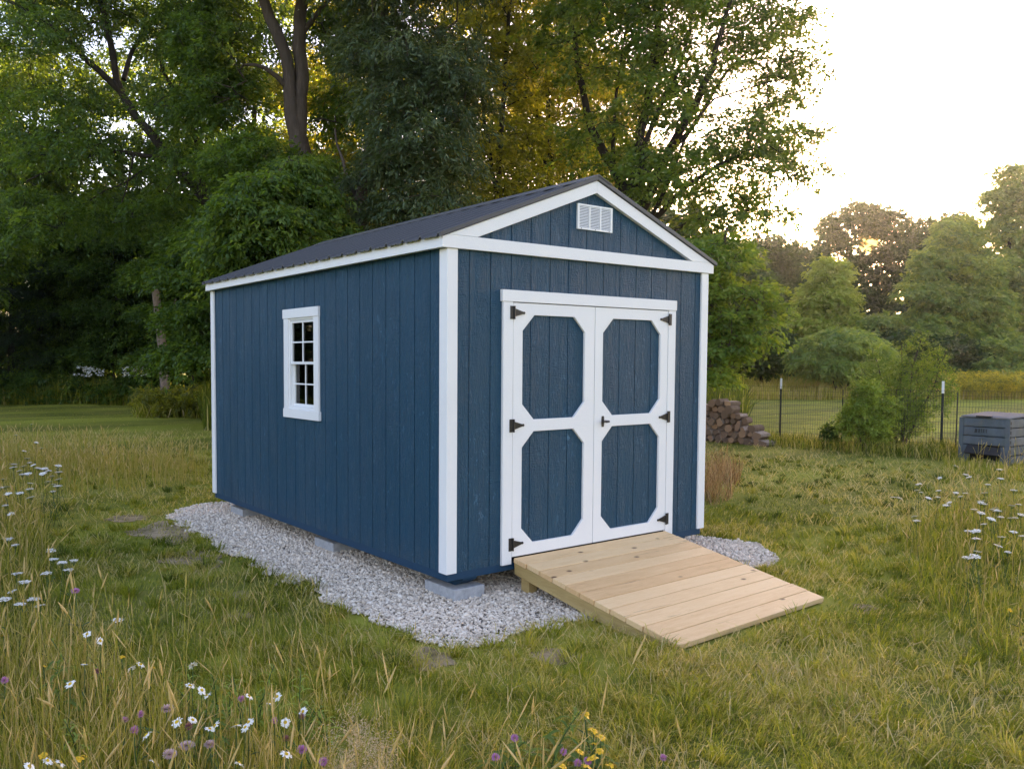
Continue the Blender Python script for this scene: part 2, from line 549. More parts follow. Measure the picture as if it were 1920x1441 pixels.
sc = np.stack([sz * rng.uniform(.8, 1.5, ng), sz * rng.uniform(.6, 1.1, ng), sz * rng.uniform(.4, .8, ng)], 1)
an = rng.uniform(0, 6.28, ng); tl = rng.normal(0, .45, ng)
V = IV[None] * (1 + .28 * rng.normal(0, 1, (ng, 12, 1)).clip(-1.4, 1.4)) * sc[:, None]
V = np.stack([V[..., 0] * np.cos(tl)[:, None] - V[..., 2] * np.sin(tl)[:, None], V[..., 1], V[..., 0] * np.sin(tl)[:, None] + V[..., 2] * np.cos(tl)[:, None]], -1)
ca, sa = np.cos(an)[:, None], np.sin(an)[:, None]
V = np.stack([V[..., 0] * ca - V[..., 1] * sa, V[..., 0] * sa + V[..., 1] * ca, V[..., 2]], -1)
V[..., 0] += gp_[:, 0:1]; V[..., 1] += gp_[:, 1:2]; V[..., 2] += GZ + .010 + (rng.uniform(0, .012, ng))[:, None]
F = (IF[None] + (np.arange(ng) * 12)[:, None, None]).reshape(-1, 3)
t = NT("crushed_limestone")
t.set(t.mix(.25, t.ramp(t.attr(), [(0, (.30, .235, .18)), (.2, (.66, .53, .41)), (.7, (.88, .74, .59)), (1, (.92, .82, .70))]), t.ramp(t.noise(t.coord(), 120, 3), [(.3, (.42, .345, .27)), (.7, (.88, .77, .62))])), .85, .2)
tag(mesh_np("gravel", V.reshape(-1, 3), F, t.mat, np.repeat(rng.random(ng), 12)), kind='stuff',
    label="pale grey crushed stone spread under and round the shed", cat="gravel")

# ------------------------------------------------------------------ shed
GAPW, G = .008, .2032
shed = empty("shed", (1.4935, 2.292, 0.0))
SO = (1.4935, 2.292, 0.0)
tag(shed, "dark blue wooden garden shed with white trim, double doors and a charcoal metal roof", "shed")


def cut(z0, z1, holes, a, b):
    segs = [(z0, z1)]
    for (s0, s1, h0, h1) in holes:
        if s0 < b - 1e-6 and s1 > a + 1e-6:
            new = []
            for p, q in segs:
                if h0 >= q or h1 <= p: new.append((p, q)); continue
                if h0 > p: new.append((p, h0))
                if h1 < q: new.append((h1, q))
            segs = new
    return segs


def panel(mb, fn, s0, s1, z0, top, grooves, holes, d0, d1, extra=()):
    """upright boards between grooves; top(s) gives the upper edge; holes are left open"""
    cuts = sorted([s0, s1] + [g for g in grooves if s0 < g < s1])
    for i in range(len(cuts) - 1):
        a = cuts[i] + (GAPW / 2 if i else 0); b = cuts[i + 1] - (GAPW / 2 if i < len(cuts) - 2 else 0)
        ss = sorted({a, b} | {x for h in holes for x in h[:2] if a < x < b} | {x for x in extra if a < x < b})
        mb.tint = random.random()
        for p, q in zip(ss, ss[1:]):
            segs = cut(z0, 99, holes, p, q)
            for k0, k1 in segs:
                ta, tb = (top(p), top(q)) if k1 > 50 else (k1, k1)
                mb.prism([(p, k0), (q, k0), (q, tb), (p, ta)], fn, d0, d1)


FR = lambda s, z, d: (s, d, z)            # front wall: d runs into the shed
SI = lambda s, z, d: (d, s, z)            # left wall
gF = [.1968 + i * G for i in range(-1, 15)]
gS = [.2166 + i * G for i in range(-1, 23)]
ztop = lambda x: 2.545 + .3705 * (min(x, 2.987 - x) + .077)
DOORH = (.608, 2.441, 0, 2.148)
WINH = (2.0, 2.56, 1.22, 2.13)


def wall(name, fn, s1, top, gr, holes, d0, sgn, extra=()):
    mb = MB()
    panel(mb, fn, 0.0, s1, .1375, top, gr, holes, d0, d0 + sgn * .0055, extra)
    mb.tint = .5
    ss = sorted({0.0, s1} | {x for h in holes for x in h[:2]} | set(extra))
    for p, q in zip(ss, ss[1:]):
        for k0, k1 in cut(.1375, 99, holes, p, q):
            ta, tb = (top(p), top(q)) if k1 > 50 else (k1, k1)
            mb.prism([(p, k0), (q, k0), (q, tb), (p, ta)], fn, d0 + sgn * .0056, d0 + sgn * .014)
    return mb.build(name, M['siding'], shed, SO)


wall("front_wall", FR, SHEDW, ztop, gF, [DOORH], 0.0, 1, (1.4935,))
wall("side_wall", SI, SHEDL, lambda s: 2.52, gS, [WINH], 0.0, 1)
wall("side_wall", SI, SHEDL, lambda s: 2.52, gS, [WINH], SHEDW, -1)
wall("back_wall", FR, SHEDW, ztop, gF, [], SHEDL, -1, (1.4935,))
# rim board under the siding
mb = MB()
mb.box(.004, SHEDW - .004, .004, .04, .078, .137); mb.box(.004, SHEDW - .004, SHEDL - .04, SHEDL - .004, .078, .137)
mb.box(.0045, .04, .0405, SHEDL - .0405, .078, .137); mb.box(SHEDW - .04, SHEDW - .0045, .0405, SHEDL - .0405, .078, .137)
bevel(mb.build("rim_board", M['skirt'], shed, SO))
mb = MB(); mb.box(.041, SHEDW - .041, .041, SHEDL - .041, .085, .150)
mb.build("floor", M['inside'], shed, SO)
for i, (x0, x1) in enumerate(((.17, .31), (1.0, 1.12), (1.85, 1.97), (2.66, 2.80))):     # long runners under the floor; unseen inner ones added to block light
    mb = MB()
    y0 = .03
    mb.prism([(y0, .0775), (y0, .055), (y0 + .10, .0), (SHEDL - .14, .0), (SHEDL - .03, .055), (SHEDL - .03, .0775)], lambda s, z, d: (d, s, z), x0, x1)
    bevel(mb.build("skid", M['skirt'], shed, SO), .006)
# corner boards
tw = .076
mb = MB()
for cx, sx in ((0.0, 1), (SHEDW, -1)):
    for cyy, syy in ((0.0, 1), (SHEDL, -1)):
        mb = MB()
        poly = [(-.02, -.02), (tw, -.02), (tw, -.0005), (-.0005, -.0005), (-.0005, tw), (-.02, tw)]
        mb.prism(poly, lambda s, q, d: (cx + sx * s, cyy + syy * q, d), .136, 2.5075)
        bevel(mb.build("corner_trim", M['white'], shed, SO), .003)
# gable band and rake boards, front and back
for y0, y1 in ((-.035, -.0008), (SHEDL + .035, SHEDL + .0008)):
    mb = MB()
    mb.prism([(-.072, 2.508), (3.059, 2.508), (3.059, 2.585), (3.014, 2.6013), (-.027, 2.6013), (-.072, 2.585)], FR, y0, y1)
    bevel(mb.build("gable_band", M['white'], shed, SO), .0025)
    e = -.0012 if y0 < 0 else .0012
    for s in (1, -1):
        mx_ = lambda x: 1.4935 + s * (x - 1.4935)
        mb = MB()
        mb.prism([(mx_(x), z) for x, z in ((-.0265, 2.6018), (.247, 2.6018), (1.493, 3.0652), (1.493, 3.165))], FR, y0 + e, y1)
        bevel(mb.build("rake_board", M['white'], shed, SO), .0025)
# eave fascia and soffit
for s in (1, -1):
    mx_ = lambda x: 1.4935 + s * (x - 1.4935)
    mb = MB()
    x0, x1 = sorted((mx_(-.072), mx_(-.050)))
    mb.box(x0, x1, -.0005, SHEDL + .0005, 2.509, 2.590)
    bevel(mb.build("fascia", M['white'], shed, SO), .0025)
    mb = MB()
    x0, x1 = sorted((mx_(-.0495), mx_(-.0005)))
    mb.box(x0, x1, 0, SHEDL, 2.515, 2.53)
    mb.build("soffit", M['white'], shed, SO)
# ribbed metal roof
prof = []
y = -.044
while y < SHEDL + .06:
    prof += [(y, 0), (y + .012, .022), (y + .034, .022), (y + .046, 0), (y + .105, 0), (y + .110, .006), (y + .122, .006), (y + .127, 0), (y + .165, 0), (y + .170, .006), (y + .182, .006), (y + .187, 0)]
    y += .2286
prof = [p for p in prof if p[0] <= SHEDL + .055] + [(SHEDL + .056, 0)]
zo = lambda x: 2.5865 + .3705 * (x + .077)
for s in (1, -1):
    mx_ = lambda x: 1.4935 + s * (x - 1.4935)
    mb = MB()
    n = len(prof)
    rows = []
    for x in (-.102, 1.4935):
        rows.append([(mx_(x), yy, zo(x) + .012 + h) for yy, h in prof])
    for x in (-.102, 1.4935):
        rows.append([(mx_(x), yy, zo(x) + .004 + h * .9) for yy, h in prof])
    vs = sum(rows, [])
    fs = [(i, i + 1, n + i + 1, n + i) for i in range(n - 1)] + [(2 * n + i + 1, 2 * n + i, 3 * n + i, 3 * n + i + 1) for i in range(n - 1)]
    fs += [(i, 2 * n + i, 2 * n + i + 1, i + 1) for i in range(n - 1)]
    fs += [(0, n, 3 * n, 2 * n), (n - 1, 3 * n - 1, 4 * n - 1, 2 * n - 1)]
    mb.add(vs, fs)
    roof = mb.build("roof", M['roof'], shed, SO)
    # rake flashing at front and back
    for yf in (-.050, SHEDL + .040):
        mb = MB()
        mb.prism([(mx_(x), z) for x, z in ((-.104, zo(-.104) + .001), (1.4935, zo(1.4935) + .001), (1.4935, zo(1.4935) + .038), (-.104, zo(-.104) + .036))], FR, yf, yf + .022)
        bevel(mb.build("rake_flashing", M['roof'], roof, SO), .003)
mb = MB()
zr = zo(1.4935)
mb.prism([(1.4935 - .15, zr - .0556 + .032), (1.4935, zr + .034), (1.4935 + .15, zr - .0556 + .032), (1.4935 + .15, zr - .0556 + .040), (1.4935, zr + .046), (1.4935 - .15, zr - .0556 + .040)], FR, -.056, SHEDL + .07)
mb.build("ridge_cap", M['roof'], shed, SO)
# inside: lining, studs
mb = MB()
for x0, x1 in ((.016, .026), (SHEDW - .026, SHEDW - .016)):
    for p, q in ((.03, 1.99), (2.57, SHEDL - .03)): mb.box(x0, x1, p, q, .151, 2.5)
    mb.box(x0, x1, 1.99, 2.57, .151, 1.2); mb.box(x0, x1, 1.99, 2.57, 2.14, 2.5)
mb.box(.03, SHEDW - .03, SHEDL - .04, SHEDL - .02, .151, 2.54)
for i in range(11):
    yy = .1 + i * .4064
    for xx in ((.027, .112), (SHEDW - .112, SHEDW - .027)):
        if not 1.96 < yy < 2.58: mb.box(xx[0], xx[1], yy, yy + .038, .152, 2.49)
mb.build("wall_lining", M['inside'], shed, SO)

# door casing
for xa, xb in ((.510, .6075), (2.4415, 2.540)):
    mb = MB(); mb.box(xa, xb, -.024, -.0006, .130, 2.1485)
    bevel(mb.build("door_casing", M['white'], shed, SO), .0025)
mb = MB(); mb.box(.495, 2.545, -.030, -.0006, 2.149, 2.237)
bevel(mb.build("door_header", M['white'], shed, SO), .0025)
mb = MB(); mb.box(.6085, 2.4405, .018, .03, .150, 2.1485); mb.box(.6085, 2.4405, .0, .03, .150, .172)
mb.build("door_stop", M['dark'], shed, SO)


def octa(x0, x1, z0, z1, c=.122):
    return [(x0 + c, z0), (x1 - c, z0), (x1, z0 + c), (x1, z1 - c), (x1 - c, z1), (x0 + c, z1), (x0, z1 - c), (x0, z0 + c)]


def plate(name, outer, holes, y0, y1, mat, parent, org):
    bm = bmesh.new()
    for loop in [outer] + holes:
        vs = [bm.verts.new((x, y0, z)) for x, z in loop]
        for i in range(len(vs)): bm.edges.new((vs[i], vs[(i + 1) % len(vs)]))
    bmesh.ops.triangle_fill(bm, edges=bm.edges[:], use_beauty=True, use_dissolve=False)
    r = bmesh.ops.extrude_face_region(bm, geom=bm.faces[:])
    for e in r['geom']:
        if isinstance(e, bmesh.types.BMVert): e.co.y = y1
    bmesh.ops.recalc_face_normals(bm, faces=bm.faces[:])
    bmesh.ops.translate(bm, verts=bm.verts[:], vec=-Vector(org))
    me = bpy.data.meshes.new(name); bm.to_mesh(me); bm.free()
    me.materials.append(mat)
    o = bpy.data.objects.new(name, me); COL.objects.link(o); o.parent = parent
    return o


def hinge(door, x, z, s):
    mb = MB()
    mb.box(min(x, x - s * .036), max(x, x - s * .036), -.030, -.0245, z - .05, z + .05)
    mb.tube([(x + s * .002, -.034, z - .05), (x + s * .002, -.034, z + .05)], .0065, 8)
    mb.prism([(x + s * q, z + h) for q, h in ((.006, -.032), (.095, -.008), (.108, -.010), (.114, 0), (.108, .010), (.095, .008), (.006, .032))], FR, -.030, -.0215)
    for q in (.03, .06, .10): mb.tube([(x + s * q, -.0305, z), (x + s * q, -.033, z)], .0045, 6)
    for h in (-.035, .035): mb.tube([(x - s * .02, -.0305, z + h), (x - s * .02, -.033, z + h)], .0045, 6)
    mb.build("hinge", M['iron'], door, SO)


for (x0, x1, o0, o1, hx, s) in ((.6125, 1.5035, .708, 1.389, .612, 1), (1.5095, 2.4365, 1.603, 2.337, 2.440, -1)):
    mb = MB()
    panel(mb, FR, x0, x1, .19, lambda s_: 2.14, gF, [], .0, .0055)
    mb.tint = .5; mb.box(x0, x1, .0056, .016, .19, 2.14)
    dr = mb.build("door", M['siding'], shed, SO)
    bevel(plate("door_trim", [(x0, .184), (x1, .184), (x1, 2.143), (x0, 2.143)], [octa(o0, o1, .276, 1.150), octa(o0, o1, 1.243, 2.053)], -.021, -.0006, M['white'], dr, SO), .002, 1)
    for z in (.284, 1.203, 2.067): hinge(dr, hx, z, s)
mb = MB()                                                         # T-handle on the right leaf
mb.prism([(1.609 + x, 1.195 + z) for x, z in ((-.011, -.045), (.011, -.045), (.015, -.02), (.015, .02), (.011, .045), (-.011, .045), (-.015, .02), (-.015, -.02))], FR, -.026, -.0215)
mb.tube([(1.609, -.026, 1.197), (1.609, -.062, 1.197)], [.012, .010], 10)
mb.tube([(1.568, -.066, 1.199), (1.585, -.066, 1.200), (1.609, -.066, 1.197), (1.640, -.066, 1.196)], [.014, .009, .011, .009], 8)
mb.build("handle", M['iron'], dr, SO, smooth=False)

# window
mb = MB()                                                        # the vinyl frame carries the rest of the window
mb.box(-.010, .05, 2.0286, 2.045, 1.231, 2.1055); mb.box(-.010, .05, 2.540, 2.5569, 1.231, 2.1055)
mb.box(-.0105, .05, 2.045, 2.54, 1.231, 1.256); mb.box(-.0105, .05, 2.045, 2.54, 2.086, 2.1055)
window = bevel(mb.build("window", M['vinyl'], shed, SO), .002, 1)
for ya, yb in ((1.935, 2.0285), (2.557, 2.652)):
    mb = MB(); mb.box(-.022, -.0006, ya, yb, 1.231, 2.1055)
    bevel(mb.build("window_casing", M['white'], window, SO), .0025)
mb = MB(); mb.box(-.028, -.0006, 1.930, 2.664, 2.106, 2.195)
bevel(mb.build("window_header", M['white'], window, SO), .0025)
mb = MB(); mb.box(-.030, -.0006, 1.918, 2.657, 1.145, 1.2305)
bevel(mb.build("window_sill", M['white'], window, SO), .0025)


def sash(ya, yb, za, zb, xf, fw=.022, xd=.026):
    mb = MB()
    mb.box(xf, xf + xd, ya, ya + fw, za, zb); mb.box(xf, xf + xd, yb - fw, yb, za, zb)
    mb.box(xf, xf + xd, ya + fw, yb - fw, za, za + fw * 1.15); mb.box(xf, xf + xd, ya + fw, yb - fw, zb - fw * 1.15, zb)
    ym, zm = (ya + yb) / 2, (za + zb) / 2
    mb.box(xf + .003, xf + .012, ym - .007, ym + .007, za + fw, zb - fw)
    mb.box(xf + .004, xf + .011, ya + fw, ym - .0071, zm - .007, zm + .007); mb.box(xf + .004, xf + .011, ym + .0071, yb - fw, zm - .007, zm + .007)
    sh = bevel(mb.build("sash", M['vinyl'], window, SO), .0015, 1)
    mb = MB(); mb.box(xf + .014, xf + .017, ya + fw * .9, yb - fw * .9, za + fw, zb - fw)
    mb.build("pane", M['glass'], window, SO)


sash(2.046, 2.539, 1.663, 2.085, .000); sash(2.046, 2.539, 1.257, 1.690, .0275)
# the matching window in the far wall
mb = MB()
for a, b, c_, d_ in ((1.935, 2.0, 1.2, 2.2), (2.56, 2.65, 1.2, 2.2)): mb.box(SHEDW + .0006, SHEDW + .022, a, b, c_, d_)
mb.box(SHEDW + .0006, SHEDW + .026, 1.93, 2.66, 1.13, 1.199); mb.box(SHEDW + .0006, SHEDW + .026, 1.93, 2.66, 2.201, 2.28)
w2 = bevel(mb.build("window", M['white'], shed, SO), .0025)
mb = MB(); mb.box(SHEDW - .010, SHEDW - .006, 2.0, 2.56, 1.22, 2.13)
mb.build("pane", M['glass'], w2, SO)

# louvred gable vent
mb = MB()
X0, X1, Z0, Z1 = 1.297, 1.704, 2.764, 2.967
mb.box(X0, X0 + .020, -.016, -.0006, Z0, Z1); mb.box(X1 - .020, X1, -.016, -.0006, Z0, Z1)
mb.box(X0 + .020, X1 - .020, -.016, -.0006, Z0, Z0 + .014); mb.box(X0 + .020, X1 - .020, -.016, -.0006, Z1 - .014, Z1)
cw = (X1 - X0 - .04 - 2 * .014) / 3
for k_ in (1, 2):
    xa = X0 + .020 + k_ * cw + (k_ - 1) * .014
    mb.box(xa, xa + .014, -.015, -.0006, Z0 + .014, Z1 - .014)
vent = mb.build("vent", M['vinyl'], shed, SO)
mb = MB()
for c_ in range(3):
    xa = X0 + .020 + c_ * (cw + .014)
    for r_ in range(14):
        zz = Z0 + .017 + r_ * .01235
        mb.prism([(-.0145, zz), (-.0125, zz), (-.006, zz + .0098), (-.008, zz + .0098)], lambda s, z, d: (d, s, z), xa, xa + cw)
mb.build("louvres", M['vinyl'], vent, SO)
mb = MB(); mb.box(X0 + .02, X1 - .02, -.002, -.0007, Z0 + .012, Z1 - .012)
mb.build("vent_backing", M['dark'], vent, SO)
for q in (.1, .5, .9):
    mb = MB(); xx = X0 + (X1 - X0) * q
    mb.tube([(xx, -.016, Z0 + .006), (xx, -.019, Z0 + .006)], .004, 6)
    mb.build("screw", M['iron'], vent, SO)

# concrete blocks under the runners
lab = ["pale grey concrete block under the near front corner of the shed, carrying the runner end", "pale grey concrete block under the middle of the long window wall", "pale grey concrete block under the rear corner of the long window wall"]
blocks = [((.085, .375, .018, .400), lab[0]), ((.108, .40, 1.90, 2.27), lab[1]), ((.112, .40, 4.02, 4.38), lab[2]),
          ((2.60, 2.86, .05, .40), "grey concrete block in the shade under the right front corner of the shed"),
          ((2.60, 2.86, 4.0, 4.38), None), ((2.60, 2.86, 2.0, 2.38), None)]
for (x0, x1, y0, y1), lb in blocks:
    mb = MB(); c_ = ((x0 + x1) / 2, (y0 + y1) / 2, GZ)
    mb.box(x0, x1, y0, y1, GZ - .01, -.0005)
    b = bevel(mb.build("concrete_block", M['concrete'], None, c_), .006, 2)
    tag(b, lb or "grey concrete block hidden under the far side of the shed", "concrete block", "blocks carrying the shed")

# ------------------------------------------------------------------ ramp
RO = (1.53, -.8, GZ)
ramp = empty("ramp", RO)
tag(ramp, "new pale wooden plank ramp sloping down from the shed doors to the grass", "ramp")
A0, A1 = np.array([.632, -.026, .178]), np.array([2.428, -.026, .178])       # top edge at the doors
B0, B1 = np.array([.590, -1.600, -.052]), np.array([2.352, -1.552, -.052])      # top edge at the foot
nb = 11
mb = MB()
wv_ = (B0 - A0) / np.linalg.norm(B0 - A0)
nrm = np.cross(A1 - A0, B0 - A0); nrm /= np.linalg.norm(nrm); nrm *= np.sign(nrm[2])
for i in range(nb):
    f0, f1 = i / nb + .0021, (i + 1) / nb - .0021
    e0, e1 = rng.uniform(-.006, .004), rng.uniform(-.004, .006)
    tx = (A1 - A0) / np.linalg.norm(A1 - A0)
    q = [A0 + (B0 - A0) * f0 + tx * e0, A1 + (B1 - A1) * f0 + tx * e1, A1 + (B1 - A1) * f1 + tx * e1, A0 + (B0 - A0) * f1 + tx * e0]
    up_ = nrm * rng.uniform(-.0012, .0012)
    q = [p + up_ for p in q]
    mb.tint = random.random()
    mb.add([p - nrm * .037 for p in q] + q, [(0, 3, 2, 1), (4, 5, 6, 7), (0, 1, 5, 4), (1, 2, 6, 5), (2, 3, 7, 6), (3, 0, 4, 7)])
bevel(mb.build("deck", M['deck'], ramp, RO), .004, 2)
for f, ww in ((0.003, .04), (.5, .04), (.975, .04)):
    mb = MB(); mb.tint = random.random()
    tx = (A1 - A0) / np.linalg.norm(A1 - A0)
    a = A0 + (A1 - A0) * f; b = B0 + (B1 - B0) * f - (B0 - A0) * .008
    d0 = -.0378
    pts = [a + nrm * d0, b + nrm * d0, np.array([b[0], b[1], GZ - .012]), np.array([b[0], b[1] + .46, GZ - .012]), np.array([a[0], a[1], a[2] - .130])]
    mb.add(pts + [p + tx * ww for p in pts], [tuple(range(5)), tuple(range(9, 4, -1))] + [(i, i + 5, (i + 1) % 5 + 5, (i + 1) % 5) for i in range(5)])
    bevel(mb.build("stringer", M['treated'], ramp, RO), .003)
for x in (.672, 2.30):
    mb = MB(); mb.tint = .4
    mb.box(x, x + .088, -.150, -.064, GZ - .01, .078)
    bevel(mb.build("post", M['treated'], ramp, RO), .004)

# ------------------------------------------------------------------ trees
def spray_leaves(tips, dirs, K, R, leaf, flat, droop, rg, clump_var=.28, base=.45, ntw=5, up_bias=.9):
    """leaves along short twiglets fanning out from every tip; returns V, F, tint"""
    n = len(tips)
    tips, dirs = np.asarray(tips), np.asarray(dirs)
    tw = rg.integers(0, ntw, (n, K))
    az0 = np.arctan2(dirs[:, 1], dirs[:, 0])
    twa = az0[:, None] + (np.arange(ntw)[None] - (ntw - 1) / 2) * (5.2 / ntw) + rg.normal(0, .35, (n, ntw))
    twe = rg.normal(.05, .35, (n, ntw)) * flat * 1.6 - .06
    Rk = R * rg.uniform(.55, 1.25, (n, 1)) * rg.uniform(.75, 1.15, (n, ntw))
    a = np.take_along_axis(twa, tw, 1); e = np.take_along_axis(twe, tw, 1); r = np.take_along_axis(Rk, tw, 1)
    s = rg.random((n, K)) ** .75
    d = np.stack([np.cos(a) * np.cos(e), np.sin(a) * np.cos(e), np.sin(e)], -1)
    p = tips[:, None] + d * (s * r)[..., None]
    p[..., 2] -= droop * r * s * s
    p += rg.normal(0, 1, (n, K, 3)) * (np.array([.10, .10, .09 * flat + .04]) * R)
    side = np.where(rg.random((n, K)) < .5, -1, 1) * rg.uniform(.3, 1.1, (n, K))
    la = a + side
    le = e - rg.uniform(.0, .9, (n, K)) * (droop + .25) + rg.normal(0, .25, (n, K))
    ax = np.stack([np.cos(la) * np.cos(le), np.sin(la) * np.cos(le), np.sin(le)], -1)
    nm = rg.normal(0, .55, (n, K, 3)); nm[..., 2] += up_bias
    b = np.cross(nm, ax); b /= np.linalg.norm(b, axis=-1, keepdims=True) + 1e-9
    nn = np.cross(ax, b)
    L = leaf[0] * rg.uniform(.65, 1.25, (n, K, 1)); Wd = leaf[1] * rg.uniform(.7, 1.2, (n, K, 1))
    fold = nn * Wd * rg.uniform(-.1, .35, (n, K, 1))
    v0 = p; v2 = p + ax * L - nn * L * .12
    v1 = p + ax * L * .45 + b * Wd / 2 + fold; v3 = p + ax * L * .45 - b * Wd / 2 + fold
    V = np.stack([v0, v1, v2, v3], 2).reshape(-1, 3)
    m_ = n * K
    F = np.arange(m_ * 4).reshape(m_, 4)
    tint = (base + rg.normal(0, clump_var * .5, (n, 1)) + rg.normal(0, .16, (n, K))).clip(0, 1)
    return V, F, np.repeat(tint.ravel(), 4)


def limb_tubes(P, Q, r0, r1, n=5):
    P, Q = np.asarray(P), np.asarray(Q)
    d = Q - P; d /= np.linalg.norm(d, axis=1, keepdims=True) + 1e-9
    ref = np.where(np.abs(d[:, 2:3]) < .9, [[0., 0, 1]], [[1., 0, 0]])
    a = np.cross(d, ref); a /= np.linalg.norm(a, axis=1, keepdims=True) + 1e-9
    b = np.cross(d, a)
    th = np.arange(n) * 2 * math.pi / n
    off = a[:, None] * np.cos(th)[None, :, None] + b[:, None] * np.sin(th)[None, :, None]
    V = np.concatenate([P[:, None] + off * np.asarray(r0)[:, None, None], (Q + d * np.asarray(r1)[:, None] * .5)[:, None] + off * np.asarray(r1)[:, None, None]], 1).reshape(-1, 3)
    k = np.arange(n)
    f = np.stack([k, (k + 1) % n, (k + 1) % n + n, k + n], 1)
    F = (f[None] + (np.arange(len(P)) * 2 * n)[:, None, None]).reshape(-1, 4)
    return V, F


def sweep(pts, rads, n=12, rough=.0, rg=rng):
    """tapered tube with a slightly irregular section -> V, F"""
    pts = np.asarray(pts, float)
    V = []
    a = None
    lump = rg.normal(0, rough, n)
    for i, p in enumerate(pts):
        d = pts[min(i + 1, len(pts) - 1)] - pts[max(i - 1, 0)]
        d /= np.linalg.norm(d) + 1e-9
        if a is None: a = np.cross(d, [0.3, .8, .1])
        a = a - d * (a @ d); a /= np.linalg.norm(a) + 1e-9
        b = np.cross(d, a)
        th = np.arange(n) * 2 * math.pi / n
        rr = rads[i] * (1 + lump + rg.normal(0, rough * .5, n))
        V.append(p + (a[None] * np.cos(th)[:, None] + b[None] * np.sin(th)[:, None]) * rr[:, None])
    k = np.arange(n)
    f = np.stack([k, (k + 1) % n, (k + 1) % n + n, k + n], 1)
    F = (f[None] + (np.arange(len(pts) - 1) * n)[:, None, None]).reshape(-1, 4)
    return np.concatenate(V), F


def smooth_line(pts, step=.35):
    pts = np.asarray(pts, float)
    if len(pts) > 2:
        out = []
        P = np.concatenate([[2 * pts[0] - pts[1]], pts, [2 * pts[-1] - pts[-2]]])
        for i in range(1, len(P) - 2):
            nseg = max(2, int(np.linalg.norm(P[i + 1] - P[i]) / step))
            for q in range(nseg):
                t_ = q / nseg
                out.append(.5 * ((2 * P[i]) + (-P[i - 1] + P[i + 1]) * t_ + (2 * P[i - 1] - 5 * P[i] + 4 * P[i + 1] - P[i + 2]) * t_ ** 2 + (-P[i - 1] + 3 * P[i] - 3 * P[i + 1] + P[i + 2]) * t_ ** 3))
        out.append(pts[-1])
        return np.array(out)
    n = max(2, int(np.linalg.norm(pts[1] - pts[0]) / step))
    return pts[0] + (pts[1] - pts[0]) * np.linspace(0, 1, n + 1)[:, None]


